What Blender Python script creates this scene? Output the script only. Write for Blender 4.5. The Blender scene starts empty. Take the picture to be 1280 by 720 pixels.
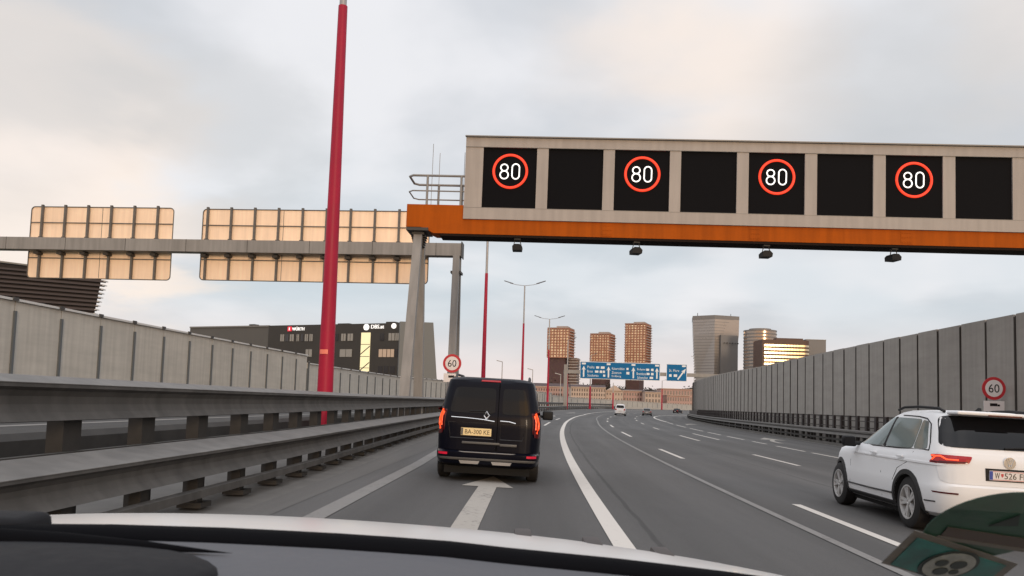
import bpy, bmesh, math, random
from mathutils import Vector, Matrix
random.seed(7)
scene = bpy.context.scene
COL = scene.collection
R = math.radians

# ------------------------------------------------------------------ camera
CAM_H, PITCH, ROLL = 1.4066, R(4.2), .0296635
cd = bpy.data.cameras.new('camera'); cam = bpy.data.objects.new('camera', cd); COL.objects.link(cam)
cd.sensor_width = 36; cd.lens = 36 * 1000 / 1280; cd.shift_y = 0.0552
cd.clip_start = .02; cd.clip_end = 9000
fw = Vector((0, math.cos(PITCH), math.sin(PITCH))); r0 = Vector((1, 0, 0)); u0 = r0.cross(fw)
rx = r0 * math.cos(ROLL) + u0 * math.sin(ROLL); ux = -r0 * math.sin(ROLL) + u0 * math.cos(ROLL)
cam.matrix_world = Matrix(((rx.x, ux.x, -fw.x, 0), (rx.y, ux.y, -fw.y, 0), (rx.z, ux.z, -fw.z, CAM_H), (0, 0, 0, 1)))
cd.dof.use_dof = True; cd.dof.focus_distance = 22; cd.dof.aperture_fstop = 19
scene.camera = cam

# ------------------------------------------------------------------ sky, sun, exposure
SUN_EL, SUN_AZ = R(8), R(15)           # low sun behind the camera, a little to the right
world = bpy.data.worlds.new('World'); scene.world = world; world.use_nodes = True
nt = world.node_tree; N = nt.nodes; L = nt.links; N.clear()
def wn(t, **k):
    n = N.new(t)
    for a, b in k.items(): setattr(n, a, b)
    return n
def lk(a, b): L.new(a, b)
def wmath(op, a, b=None, clamp=False):
    n = wn('ShaderNodeMath', operation=op, use_clamp=clamp)
    for i, v in enumerate((a, b)):
        if v is None: continue
        if isinstance(v, (int, float)): n.inputs[i].default_value = v
        else: lk(v, n.inputs[i])
    return n.outputs[0]
def wmix(f, a, b):
    n = wn('ShaderNodeMix', data_type='RGBA')
    for s, v in ((n.inputs[0], f), (n.inputs[6], a), (n.inputs[7], b)):
        if isinstance(v, (int, float)): s.default_value = v
        elif isinstance(v, tuple): s.default_value = (*v, 1)
        else: lk(v, s)
    return n.outputs[2]
def wstep(v, lo, hi):
    n = wn('ShaderNodeMapRange', interpolation_type='SMOOTHSTEP'); lk(v, n.inputs[0])
    n.inputs[1].default_value = lo; n.inputs[2].default_value = hi
    return n.outputs[0]
sky = wn('ShaderNodeTexSky', sky_type='NISHITA', sun_disc=False, sun_elevation=SUN_EL, sun_rotation=R(180) - SUN_AZ, air_density=1.2, dust_density=2.0)
tc = wn('ShaderNodeTexCoord'); sep = wn('ShaderNodeSeparateXYZ'); lk(tc.outputs['Generated'], sep.inputs[0])
X, Y, Z = sep.outputs
den = wmath('ADD', wmath('MAXIMUM', Z, 0.0), .22)
comb = wn('ShaderNodeCombineXYZ'); lk(wmath('DIVIDE', X, den), comb.inputs[0]); lk(wmath('DIVIDE', Y, den), comb.inputs[1])
def noise(scale, detail, rough, dist, off):
    m = wn('ShaderNodeMapping'); lk(comb.outputs[0], m.inputs[0]); m.inputs['Location'].default_value = off
    n = wn('ShaderNodeTexNoise'); lk(m.outputs[0], n.inputs['Vector'])
    n.inputs['Scale'].default_value = scale; n.inputs['Detail'].default_value = detail
    n.inputs['Roughness'].default_value = rough; n.inputs['Distortion'].default_value = dist
    return n.outputs['Fac']
n1 = noise(1.3, 5, .48, .3, (3.1, 1.7, 0)); n2 = noise(.9, 4, .45, .3, (7.3, 4.2, 2)); n3 = noise(2.0, 5, .5, .2, (1.3, 9.2, 5))
K = 10.0
def k(c): return tuple(v * K for v in c)
c_grey, c_pale, c_blue, c_warm, c_pink = k((.655, .68, .725)), k((.90, .90, .93)), k((.63, .72, .79)), k((1.06, .92, .82)), k((.94, .80, .76))
def bank(x, y, rad, soft, wob=1.0):
    """a cloud bank in that direction of the sky, its edge frayed by noise"""
    d = fw + rx * ((x - 640) / 1000) - ux * ((y - 360 - .0552 * 1280) / 1000); d.normalize()
    dn = wn('ShaderNodeVectorMath', operation='DOT_PRODUCT'); lk(tc.outputs['Generated'], dn.inputs[0]); dn.inputs[1].default_value = d
    ang = wmath('ARCCOSINE', wmath('MINIMUM', dn.outputs['Value'], .99999))
    ang = wmath('ADD', ang, wmath('MULTIPLY', wmath('SUBTRACT', n3, .5), .42 * wob)); ang = wmath('ADD', ang, wmath('MULTIPLY', wmath('SUBTRACT', n1, .5), .25 * wob))
    return wstep(ang, R(rad + soft), R(rad - soft))
cl = wmix(wstep(n1, .38, .64), c_grey, c_pale)
low = wstep(Z, .36, .12)                                     # bluer gaps lower down
cl = wmix(wmath('MULTIPLY', wstep(n2, .40, .58), wmath('MULTIPLY', low, .5)), cl, c_blue)
cl = wmix(wmath('MULTIPLY', bank(400, 380, 9, 7), .55), cl, c_blue)
cl = wmix(wmath('MULTIPLY', bank(700, 350, 7, 6), .4), cl, c_blue)
hz = wstep(Z, .13, .0)
cl = wmix(wmath('MULTIPLY', hz, .85), cl, c_pink)
for bx, by, br, bs, ba in ((30, 210, 9, 2.5, .75), (190, 240, 5, 3, .6), (905, 40, 5, 5, .75), (800, 90, 4, 4, .3), (1265, 30, 3.5, 2.5, .5), (40, 420, 6, 5, .5)): cl = wmix(wmath('MULTIPLY', bank(bx, by, br, bs), ba), cl, c_warm)
for bx, by, br, bs, ba in ((1160, 90, 6, 5, .6), (300, 170, 6, 4, .55), (60, 95, 5, 5, .5)): cl = wmix(wmath('MULTIPLY', bank(bx, by, br, bs), ba), cl, k((.62, .63, .645)))
back = wstep(wmath('MULTIPLY', Y, -1.0), .35, .95)           # sunset behind the camera
glow = wmath('MULTIPLY', back, wstep(Z, .55, .08))
cl = wmix(wmath('MULTIPLY', wmath('MULTIPLY', glow, wstep(Z, .0, .05)), .92), cl, k((1.15, .74, .47)))
sdn = wn('ShaderNodeVectorMath', operation='DOT_PRODUCT'); lk(tc.outputs['Generated'], sdn.inputs[0]); sdn.inputs[1].default_value = Vector((math.sin(SUN_AZ) * math.cos(SUN_EL), -math.cos(SUN_AZ) * math.cos(SUN_EL), math.sin(SUN_EL)))
cl = wmix(wmath('MULTIPLY', wstep(sdn.outputs['Value'], math.cos(R(22)), math.cos(R(5))), .85), cl, k((2.6, 1.5, .62)))   # brightest part of the sunset
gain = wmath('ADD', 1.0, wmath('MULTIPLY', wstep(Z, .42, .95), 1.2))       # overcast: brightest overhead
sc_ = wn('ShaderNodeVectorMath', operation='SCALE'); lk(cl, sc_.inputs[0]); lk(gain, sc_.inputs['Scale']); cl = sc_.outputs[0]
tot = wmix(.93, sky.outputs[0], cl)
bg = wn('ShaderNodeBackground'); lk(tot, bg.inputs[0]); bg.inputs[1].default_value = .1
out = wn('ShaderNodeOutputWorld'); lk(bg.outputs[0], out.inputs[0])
sd_ = bpy.data.lights.new('sun', 'SUN'); sun = bpy.data.objects.new('sun', sd_); COL.objects.link(sun)
sd_.energy = 1.0; sd_.angle = R(10); sd_.color = (1, .80, .60)
sdir = Vector((math.sin(SUN_AZ) * math.cos(SUN_EL), -math.cos(SUN_AZ) * math.cos(SUN_EL), math.sin(SUN_EL)))
sun.rotation_euler = sdir.to_track_quat('Z', 'Y').to_euler(); sun.location = sdir * 50
vs_ = scene.view_settings; vs_.view_transform = 'Standard'; vs_.look = 'None'; vs_.exposure = 0; vs_.gamma = 1; vs_.use_curve_mapping = False

# ------------------------------------------------------------------ road geometry (arc curving right, falling to the right)
CF, KAP, TH = .02778, .00119352, .016493
def hd(d): return TH + KAP * d
def RP(s, d, z=0.):
    h = hd(d)
    return Vector(((math.cos(TH) - math.cos(h)) / KAP + s * math.cos(h), (math.sin(h) - math.sin(TH)) / KAP - s * math.sin(h), z - CF * s))
def at(x, y, depth):                     # the point seen at picture position x, y and at that distance ahead
    cy = 360 + .0552 * 1280
    d = fw + rx * ((x - 640) / 1000) - ux * ((y - cy) / 1000)
    return Vector((0, 0, CAM_H)) + d * (depth / d.y)
def lerp_tab(tab):
    def f(d):
        if d <= tab[0][0]: return tab[0][1]
        for (a, b), (c, e) in zip(tab, tab[1:]):
            if d <= c:
                t = (d - a) / (c - a); return b + (e - b) * t
        return tab[-1][1]
    return f
sA = lerp_tab([(0, -3.6), (13, -3.6), (20, -3.8), (37, -4.35), (60, -5.0), (100, -6.6), (156, -9.0), (210, -12.6), (280, -17.3), (330, -23)])
def sB(d): return sA(d) - .55 - min(.35, max(0, d - 60) * .005)

# ------------------------------------------------------------------ materials
def mat(name, col, rough=.6, metal=0., var=.0, scale=3., bump=0., emit=None, estr=1., spec=.5, stretch=(1, 1, 1), coat=0., streak=0.):
    m = bpy.data.materials.new(name); m.use_nodes = True
    t = m.node_tree; b = t.nodes['Principled BSDF']
    b.inputs['Base Color'].default_value = (*col, 1); b.inputs['Roughness'].default_value = rough; b.inputs['Metallic'].default_value = metal
    b.inputs['Specular IOR Level'].default_value = spec; b.inputs['Coat Weight'].default_value = coat; b.inputs['Coat Roughness'].default_value = .04
    if emit: b.inputs['Emission Color'].default_value = (*emit, 1); b.inputs['Emission Strength'].default_value = estr
    if var or bump:
        tcn = t.nodes.new('ShaderNodeTexCoord'); mp = t.nodes.new('ShaderNodeMapping'); mp.inputs['Scale'].default_value = stretch
        t.links.new(tcn.outputs['Object'], mp.inputs[0])
        n = t.nodes.new('ShaderNodeTexNoise'); n.inputs['Scale'].default_value = scale; n.inputs['Detail'].default_value = 6; n.inputs['Roughness'].default_value = .62
        t.links.new(mp.outputs[0], n.inputs['Vector'])
        if var:
            mr = t.nodes.new('ShaderNodeMapRange'); mr.inputs[1].default_value = .3; mr.inputs[2].default_value = .7; mr.inputs[3].default_value = 1 - var; mr.inputs[4].default_value = 1 + var
            t.links.new(n.outputs['Fac'], mr.inputs[0])
            vm = t.nodes.new('ShaderNodeVectorMath'); vm.operation = 'SCALE'; vm.inputs[0].default_value = col; t.links.new(mr.outputs[0], vm.inputs['Scale'])
            t.links.new(vm.outputs[0], b.inputs['Base Color'])
            if streak:                                   # rain streaks and soot running down
                m2 = t.nodes.new('ShaderNodeMapping'); m2.inputs['Scale'].default_value = (1, 1, .07); t.links.new(tcn.outputs['Object'], m2.inputs[0])
                n_2 = t.nodes.new('ShaderNodeTexNoise'); n_2.inputs['Scale'].default_value = 4.5; n_2.inputs['Detail'].default_value = 5; t.links.new(m2.outputs[0], n_2.inputs['Vector'])
                r2 = t.nodes.new('ShaderNodeMapRange'); r2.inputs[1].default_value = .35; r2.inputs[2].default_value = .65; r2.inputs[3].default_value = 1 - streak; r2.inputs[4].default_value = 1 + streak * .6; t.links.new(n_2.outputs['Fac'], r2.inputs[0])
                v2 = t.nodes.new('ShaderNodeVectorMath'); v2.operation = 'SCALE'; t.links.new(vm.outputs[0], v2.inputs[0]); t.links.new(r2.outputs[0], v2.inputs['Scale']); t.links.new(v2.outputs[0], b.inputs['Base Color'])
            ad = t.nodes.new('ShaderNodeMapRange'); ad.inputs[3].default_value = max(0, rough - .12); ad.inputs[4].default_value = min(1, rough + .12)
            t.links.new(n.outputs['Fac'], ad.inputs[0]); t.links.new(ad.outputs[0], b.inputs['Roughness'])
        if bump:
            bp = t.nodes.new('ShaderNodeBump'); bp.inputs['Strength'].default_value = bump; bp.inputs['Distance'].default_value = .02
            t.links.new(n.outputs['Fac'], bp.inputs['Height']); t.links.new(bp.outputs[0], b.inputs['Normal'])
    return m
def asphalt(name, col, lane=True):
    """worn asphalt; the sheet's UV is metres across and along the road"""
    m = mat(name, col, .78, spec=.35); t = m.node_tree; b = t.nodes['Principled BSDF']
    uv = t.nodes.new('ShaderNodeUVMap'); tcn = t.nodes.new('ShaderNodeTexCoord')
    def ns(scale, det, st, src=None, ro=.65):
        mp = t.nodes.new('ShaderNodeMapping'); mp.inputs['Scale'].default_value = st; t.links.new(src or uv.outputs[0], mp.inputs[0])
        n = t.nodes.new('ShaderNodeTexNoise'); n.inputs['Scale'].default_value = scale; n.inputs['Detail'].default_value = det; n.inputs['Roughness'].default_value = ro
        t.links.new(mp.outputs[0], n.inputs['Vector']); return n.outputs['Fac']
    def mr(v, lo, hi, a=.3, c=.7):
        n = t.nodes.new('ShaderNodeMapRange'); n.inputs[1].default_value = a; n.inputs[2].default_value = c; n.inputs[3].default_value = lo; n.inputs[4].default_value = hi
        t.links.new(v, n.inputs[0]); return n.outputs[0]
    def mth(op, x, y):
        n = t.nodes.new('ShaderNodeMath'); n.operation = op
        for i, q in enumerate((x, y)):
            if isinstance(q, (int, float)): n.inputs[i].default_value = q
            else: t.links.new(q, n.inputs[i])
        return n.outputs[0]
    grain = ns(70, 3, (1, 1, 1), tcn.outputs['Object'])
    streak = ns(1.6, 5, (1, .03, 1)); blot = ns(.45, 5, (1, .3, 1)); patch = ns(.16, 1, (1, .22, 1), None, .3)
    v = mth('MULTIPLY', mth('MULTIPLY', mr(streak, .84, 1.14), mr(grain, .78, 1.22)), mr(blot, .86, 1.12))
    v = mth('MULTIPLY', v, mr(patch, .93, 1.05, .49, .51))                       # resurfaced areas with an edge
    if lane:
        sx = t.nodes.new('ShaderNodeSeparateXYZ'); t.links.new(uv.outputs[0], sx.inputs[0])
        w = mth('COSINE', mth('MULTIPLY', mth('ADD', sx.outputs[0], -.15), 4 * math.pi / 3.55), 0.)      # polished wheel tracks, two in a lane
        v = mth('MULTIPLY', v, mr(w, 1.06, .84, -1, 1))
        for seam in (1.45, 6.45, 10.2):                                         # sealed joints along the lanes
            e = mth('ABSOLUTE', mth('ADD', mth('ADD', sx.outputs[0], -seam), mth('MULTIPLY', mth('ADD', blot, -.5), .25)), 0.)
            v = mth('MULTIPLY', v, mr(e, .62, 1., .02, .045))
    vm = t.nodes.new('ShaderNodeVectorMath'); vm.operation = 'SCALE'; vm.inputs[0].default_value = col; t.links.new(v, vm.inputs['Scale']); t.links.new(vm.outputs[0], b.inputs['Base Color'])
    t.links.new(mr(blot, .66, .88), b.inputs['Roughness'])
    bp = t.nodes.new('ShaderNodeBump'); bp.inputs['Strength'].default_value = .3; bp.inputs['Distance'].default_value = .01; t.links.new(grain, bp.inputs['Height']); t.links.new(bp.outputs[0], b.inputs['Normal'])
    return m
def wornpaint_mat(name, col, wear):
    """paint film with chipped patches where the asphalt shows"""
    m = mat(name, col, .7, spec=.3); t = m.node_tree; b = t.nodes['Principled BSDF']; tcn = t.nodes.new('ShaderNodeTexCoord')
    def ns(sc, det):
        n = t.nodes.new('ShaderNodeTexNoise'); n.inputs['Scale'].default_value = sc; n.inputs['Detail'].default_value = det; n.inputs['Roughness'].default_value = .7; t.links.new(tcn.outputs['Object'], n.inputs['Vector']); return n.outputs['Fac']
    f, g = ns(14, 6), ns(1.3, 4)
    ad = t.nodes.new('ShaderNodeMath'); ad.operation = 'MULTIPLY_ADD'; t.links.new(g, ad.inputs[0]); ad.inputs[1].default_value = .6; t.links.new(f, ad.inputs[2])
    mr = t.nodes.new('ShaderNodeMapRange'); mr.inputs[1].default_value = .98 - wear * .3; mr.inputs[2].default_value = 1.06 - wear * .1; mr.inputs[3].default_value = 0; mr.inputs[4].default_value = .35 + wear; t.links.new(ad.outputs[0], mr.inputs[0])
    mx = t.nodes.new('ShaderNodeMix'); mx.data_type = 'RGBA'; t.links.new(mr.outputs[0], mx.inputs[0]); mx.inputs[6].default_value = (*col, 1); mx.inputs[7].default_value = (.11, .103, .097, 1)
    t.links.new(mx.outputs[2], b.inputs['Base Color']); return m
M = dict(
    road=asphalt('asphalt', (.082, .078, .0755)), oldroad=asphalt('old_asphalt', (.098, .092, .086), False),
    ground=mat('ground_soil', (.12, .12, .09), .9, var=.3, scale=.05),
    paint=wornpaint_mat('road_paint', (.56, .52, .475), .18), arrowpaint=wornpaint_mat('arrow_road_paint', (.36, .33, .295), .45), wornpaint=wornpaint_mat('worn_road_paint', (.20, .19, .18), .5),
    steel=mat('galvanised_steel', (.135, .127, .119), .62, .15, var=.18, scale=1.6, stretch=(1, 1, 4), streak=.15), darksteel=mat('dark_rail_steel', (.048, .045, .042), .75, .05, spec=.25, var=.25, scale=2),  # darksteel: darkest steel tone, for posts and lower rails
    shadesteel=mat('shaded_rail_steel', (.078, .073, .068), .7, .1, spec=.3, var=.2, scale=1.5, streak=.2),  # darker copy of the rail steel; shade on the beam fronts put into its colour
    kerb=mat('concrete_kerb', (.125, .117, .108), .85, var=.2, scale=2, bump=.2),
    wallL=mat('pale_wall_panel', (.465, .435, .385), .75, streak=.09, var=.08, scale=.9, stretch=(.5, .5, 3)), wallR=mat('grey_wall_panel', (.325, .30, .272), .8, streak=.07, bump=.3, var=.10, scale=1.0, stretch=(.6, .6, 2.5)),
    wallpost=mat('wall_post_paint', (.10, .11, .115), .6), joint=mat('wall_joint_rubber', (.075, .068, .062), .85, spec=.2), coping=mat('aluminium_coping', (.62, .60, .57), .45, .3),
    railing=mat('dark_railing', (.035, .027, .026), .6),
    orange=mat('orange_gantry_paint', (.40, .083, .003), .65, spec=.12, streak=.13, var=.06, scale=1.2, stretch=(.5, 1, 2)), housing=mat('beige_sign_housing', (.38, .34, .31), .6, streak=.08, var=.06, scale=.7),
    panel=mat('matt_black_display', (.006, .006, .0075), .6, spec=.05), gsteel=mat('grey_gantry_steel', (.26, .25, .24), .6, .1, streak=.12, var=.10, scale=.8, stretch=(1, 1, .4)),
    gdark=mat('dark_steel', (.05, .046, .043), .6), led_w=mat('white_led', (.8, .8, .8), emit=(1, .97, .9), estr=1.3), led_r=mat('red_led', (.5, .02, .01), emit=(1.0, .06, .022), estr=1.05),
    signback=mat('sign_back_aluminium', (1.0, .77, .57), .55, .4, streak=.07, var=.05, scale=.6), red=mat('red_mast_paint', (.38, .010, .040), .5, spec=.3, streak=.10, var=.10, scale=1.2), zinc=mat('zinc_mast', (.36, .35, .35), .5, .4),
    lampdark=mat('lamp_housing', (.12, .12, .13), .5), white=mat('sign_white', (.78, .72, .70), .5), signred=mat('sign_red', (.52, .025, .035), .5), black=mat('black_plastic', (.012, .012, .013), .6, spec=.25),
    blue=mat('sign_blue', (.006, .135, .32), .6, spec=.15, var=.05, scale=.4), signwhite=mat('sign_white_reflective', (.75, .78, .80), .5),
    dark_facade=mat('dark_facade_cladding', (.040, .036, .032), .6, var=.1, scale=.3), grey_facade=mat('grey_facade_cladding', (.10, .096, .090), .65, var=.06, scale=.2), pale_gable=mat('grey_gable', (.20, .20, .19), .7),
    win=mat('window_glass', (.05, .05, .055), .06, spec=.6), winlight=mat('lit_window', (.5, .45, .3), emit=(1.0, .86, .48), estr=.75), winwarm=mat('faintly_lit_window', (.3, .25, .2), emit=(.9, .55, .35), estr=.25), winpale=mat('window_blind', (.30, .29, .27), .5),
    logo_w=mat('lit_white_lettering', (.8, .8, .8), emit=(1, .97, .93), estr=.9), logo_r=mat('lit_red_logo', (.6, .03, .05), emit=(.9, .04, .08), estr=.6), flagred=mat('red_banner', (.62, .03, .12), .6),
    louvre=mat('brown_louvre_slat', (.050, .037, .036), .6, var=.15, scale=.4), louvre_core=mat('dark_core', (.025, .019, .020), .7),
    brick=mat('terracotta_cladding', (.33, .15, .095), .7, var=.25, scale=.08), darkbrick=mat('dark_brick_base', (.085, .045, .045), .8, var=.15, scale=.1), slab=mat('balcony_slab', (.34, .28, .25), .7), tglass=mat('tower_glass', (.10, .065, .055), .2, spec=.6), sunglass=mat('reflecting_tower_glass', (1.0, .76, .55), .45, .75, var=.45, scale=.16), tslab=mat('pale_tower_slab', (.50, .44, .41), .7),
    masttape=mat('pale_red_tape', (.85, .22, .15), .5),
    midtrim=mat('dull_grey_trim', (.09, .088, .085), .5), midtrim2=mat('gloss_dark_trim', (.03, .03, .032), .2),
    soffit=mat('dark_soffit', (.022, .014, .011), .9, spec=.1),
    skin=mat('glass_curtain_wall', (.40, .365, .34), .30, .7, var=.05, scale=.05), skin2=mat('mirrored_curtain_wall', (.40, .32, .26), .22, .6, var=.05, scale=.05), goldglass=mat('mirror_window_band', (.74, .62, .42), .24, 1.), spandrel=mat('brown_spandrel', (.10, .055, .04), .6), greyblock=mat('grey_block', (.20, .19, .185), .7),
    pink=mat('pink_plaster', (.44, .29, .25), .85, var=.08, scale=.1), cream=mat('cream_plaster', (.50, .39, .32), .85, var=.08, scale=.1), roof=mat('dark_roof', (.07, .045, .045), .8, var=.2, scale=.2), pinkwin=mat('dark_pane', (.06, .035, .035), .3),
    leaf=mat('dark_leaves', (.035, .030, .022), .9, var=.4, scale=2), trunk=mat('bark', (.05, .04, .03), .9),
    vanpaint=mat('black_car_paint', (.0035, .004, .009), .28, spec=.12, coat=.10), carwhite=mat('white_car_paint', (.76, .76, .765), .5, spec=.35), glass=mat('tinted_car_glass', (.006, .006, .007), .05, spec=.32), sideglass=mat('pale_tinted_glass', (.14, .17, .165), .06, spec=.35),
    rubber=mat('tyre_rubber', (.014, .013, .013), .8), rim=mat('alloy_rim', (.50, .49, .48), .4, .25), well=mat('wheel_well', (.006, .006, .006), .9), plastic=mat('dark_trim', (.02, .02, .021), .55), chrome=mat('chrome_trim', (.75, .74, .73), .15, 1.), greytrim=mat('grey_skid_plate', (.22, .21, .20), .5, .2),
    tail=mat('red_lens', (.30, .008, .012), .15, emit=(.6, .01, .015), estr=.10), tail_on=mat('lit_red_lamp', (.6, .05, .02), .2, emit=(1, .10, .025), estr=1.25), tail_dark=mat('dark_red_lens', (.08, .004, .006), .15), refl=mat('red_reflector', (.45, .01, .03), .2, emit=(.8, .02, .06), estr=.25),
    plate_y=mat('yellow_plate', (.82, .64, .33), .5), plate_w=mat('white_plate', (.70, .66, .64), .5), plate_red=mat('plate_red', (.5, .05, .05), .5), platedark=mat('plate_lettering', (.05, .035, .02), .6), plateblue=mat('plate_blue', (.02, .05, .3), .5),
    dash=mat('dash_plastic', (.068, .069, .078), .62, var=.06, scale=60, bump=.04), dashdark=mat('dash_dark_plastic', (.010, .010, .012), .7, spec=.15, var=.08, scale=60, bump=.04), seam=mat('dash_rubber', (.003, .003, .004), .9, spec=.05),
    bonnet=mat('bonnet_white_paint', (.54, .515, .49), .25, spec=.5), nozzle=mat('grey_rubber', (.055, .045, .042), .7),
    green=mat('green_sticker', (.012, .052, .034), .5, var=.3, scale=25), teal=mat('teal_sticker', (.010, .10, .10), .5, var=.5, scale=40), stickgrey=mat('sticker_grey', (.10, .10, .095), .6, var=.2, scale=40), stickdark=mat('sticker_dark', (.010, .018, .018), .6), stickstrip=mat('sticker_strip', (.055, .045, .042), .6), sticksilver=mat('sticker_seal', (.15, .17, .165), .4, var=.4, scale=120),
)
for n_ in ('green', 'teal', 'stickgrey', 'stickstrip'): M[n_].node_tree.nodes['Principled BSDF'].inputs['Alpha'].default_value = .86      # thin printed film
M['opproad'] = asphalt('dark_asphalt', (.045, .043, .042), False)
# ------------------------------------------------------------------ mesh helpers
class MB:
    def __init__(s): s.v = []; s.f = []
    def add(s, vs, fs):
        o = len(s.v); s.v += [Vector(p) for p in vs]; s.f += [[i + o for i in f] for f in fs]; return s
    def box(s, c, size, rot=None):
        c = Vector(c); h = [x / 2 for x in size]
        vs = [Vector((sx * h[0], sy * h[1], sz * h[2])) for sx in (-1, 1) for sy in (-1, 1) for sz in (-1, 1)]
        if rot is not None: vs = [rot @ p for p in vs]
        return s.add([p + c for p in vs], [(0, 1, 3, 2), (4, 6, 7, 5), (0, 4, 5, 1), (2, 3, 7, 6), (0, 2, 6, 4), (1, 5, 7, 3)])
    def ring(s, rings, closed=True, cap=True):
        n = len(rings[0]); o = len(s.v)
        for r_ in rings: s.v += [Vector(p) for p in r_]
        for i in range(len(rings) - 1):
            for j in range(n if closed else n - 1):
                a, b = o + i * n + j, o + i * n + (j + 1) % n
                s.f.append([a, b, b + n, a + n])
        if cap and closed: s.f.append([o + j for j in range(n)][::-1]); s.f.append([o + (len(rings) - 1) * n + j for j in range(n)])
        return s
    def tube(s, pts, r, n=8, r2=None):
        pts = [Vector(p) for p in pts]; rings = []
        for i, p in enumerate(pts):
            t = (pts[min(i + 1, len(pts) - 1)] - pts[max(i - 1, 0)]).normalized()
            a = t.cross(Vector((0, 0, 1)) if abs(t.z) < .9 else Vector((0, 1, 0))).normalized(); b = t.cross(a)
            rr = r if r2 is None else r + (r2 - r) * i / (len(pts) - 1)
            rings.append([p + a * rr * math.cos(2 * math.pi * j / n) + b * rr * math.sin(2 * math.pi * j / n) for j in range(n)])
        return s.ring(rings)
    def loop(s, pts, r, n=6, nrm=Vector((0, 1, 0))):       # closed tube lying in a plane
        m = len(pts); rings = []
        for i in range(m):
            t = (Vector(pts[(i + 1) % m]) - Vector(pts[i - 1])).normalized(); a = t.cross(nrm).normalized()
            rings.append([Vector(pts[i]) + a * r * math.cos(2 * math.pi * j / n) + nrm * r * math.sin(2 * math.pi * j / n) for j in range(n)])
        rings.append(rings[0]); return s.ring(rings, cap=False)
    def prism(s, poly, a, b):                               # poly: points in 3D; extrude by vector b-a
        off = Vector(b) - Vector(a); n = len(poly)
        return s.ring([[Vector(p) for p in poly], [Vector(p) + off for p in poly]])
    def lathe(s, prof, axis='x', n=32, cap=True):                     # prof: (along axis, radius)
        rings = []
        for a, r_ in prof:
            row = []
            for j in range(n):
                c, d = r_ * math.cos(2 * math.pi * j / n), r_ * math.sin(2 * math.pi * j / n)
                row.append({'x': (a, c, d), 'y': (c, a, d), 'z': (c, d, a)}[axis])
            rings.append(row)
        return s.ring(rings, cap=cap)
    def build(s, name, m, parent=None, smooth=None, loc=None, normals=True):
        me = bpy.data.meshes.new(name); me.from_pydata([tuple(p) for p in s.v], [], s.f)
        if normals:
            bm = bmesh.new(); bm.from_mesh(me); bmesh.ops.recalc_face_normals(bm, faces=bm.faces); bm.to_mesh(me); bm.free()
        me.materials.append(M[m] if isinstance(m, str) else m)
        if smooth:
            me.polygons.foreach_set('use_smooth', [True] * len(me.polygons)); me.set_sharp_from_angle(angle=R(smooth))
        o = bpy.data.objects.new(name, me); COL.objects.link(o)
        if parent: o.parent = parent
        if loc is not None: o.location = loc
        return o
def tag(o, label=None, cat=None, group=None, kind=None):
    if label: o['label'] = label
    if cat: o['category'] = cat
    if group: o['group'] = group
    if kind: o['kind'] = kind
    return o
def empty(name, loc, rot=(0, 0, 0), **k):
    o = bpy.data.objects.new(name, None); COL.objects.link(o); o.location = loc; o.rotation_euler = rot; o.empty_display_size = .3
    return tag(o, **k)
def thing(name, label, cat, loc=(0, 0, 0), rot=(0, 0, 0), group=None): return empty(name, loc, rot, label=label, cat=cat, group=group)
def copy(o, parent, loc=None, rot=None):
    c = o.copy(); COL.objects.link(c); c.parent = parent
    if loc is not None: c.location = loc
    if rot is not None: c.rotation_euler = rot
    for ch in list(o.children): copy(ch, c)
    return c
def copy_thing(o, label, loc, rot=None):
    c = copy(o, None, loc, rot); c['label'] = label; return c
def text(name, s, m, parent, c, w, h, thick=.004, mirror=False, lab=None):
    """lettering facing -Y, centred on c, fitted into w x h"""
    cu = bpy.data.curves.new(name, 'FONT'); cu.body = s; cu.extrude = .01; cu.resolution_u = 3
    t = bpy.data.objects.new(name, cu); COL.objects.link(t); bpy.context.view_layer.update()
    me = bpy.data.meshes.new_from_object(t); bpy.data.objects.remove(t)
    xs = [v.co.x for v in me.vertices]; ys = [v.co.y for v in me.vertices]
    kx, ky = w / (max(xs) - min(xs)), h / (max(ys) - min(ys)); mx, my = (max(xs) + min(xs)) / 2, (max(ys) + min(ys)) / 2
    for v in me.vertices:
        x, y, z = v.co; x = (x - mx) * kx; v.co = (c[0] + (-x if mirror else x), c[1] - z / .02 * thick, c[2] + (y - my) * ky)
    me.materials.clear(); me.materials.append(M[m])
    o = bpy.data.objects.new(name, me); COL.objects.link(o); o.parent = parent
    return o
def sheet(name, m, sl, sr, d0, d1, z, step=3., kind='structure', parent=None):
    """flat strip lying on the road between two offsets"""
    mb = MB(); n = max(1, int(math.ceil((d1 - d0) / step))); rows = []
    for i in range(n + 1):
        d = d0 + (d1 - d0) * i / n
        a = sl(d) if callable(sl) else sl; b = sr(d) if callable(sr) else sr
        rows.append([RP(a, d, z), RP(b, d, z)])
    mb.ring(rows, closed=False, cap=False)
    o = mb.build(name, m, parent, normals=False)
    ul = o.data.uv_layers.new(name='UVMap'); vv = []
    for i in range(n + 1):
        d = d0 + (d1 - d0) * i / n
        vv += [(sl(d) if callable(sl) else sl, d), (sr(d) if callable(sr) else sr, d)]
    for lp in o.data.loops: ul.data[lp.index].uv = vv[lp.vertex_index]
    if not parent: tag(o, kind=kind)
    return o
def sweep(mb, prof, sf, d0, d1, step=2., base=None):
    rows = []; n = max(1, int(math.ceil((d1 - d0) / step)))
    for i in range(n + 1):
        d = d0 + (d1 - d0) * i / n; s = sf(d) if callable(sf) else sf
        rows.append([RP(s + a, d, h * (base(d) if base else 1)) for a, h in prof])
    return mb.ring(rows)

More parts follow.
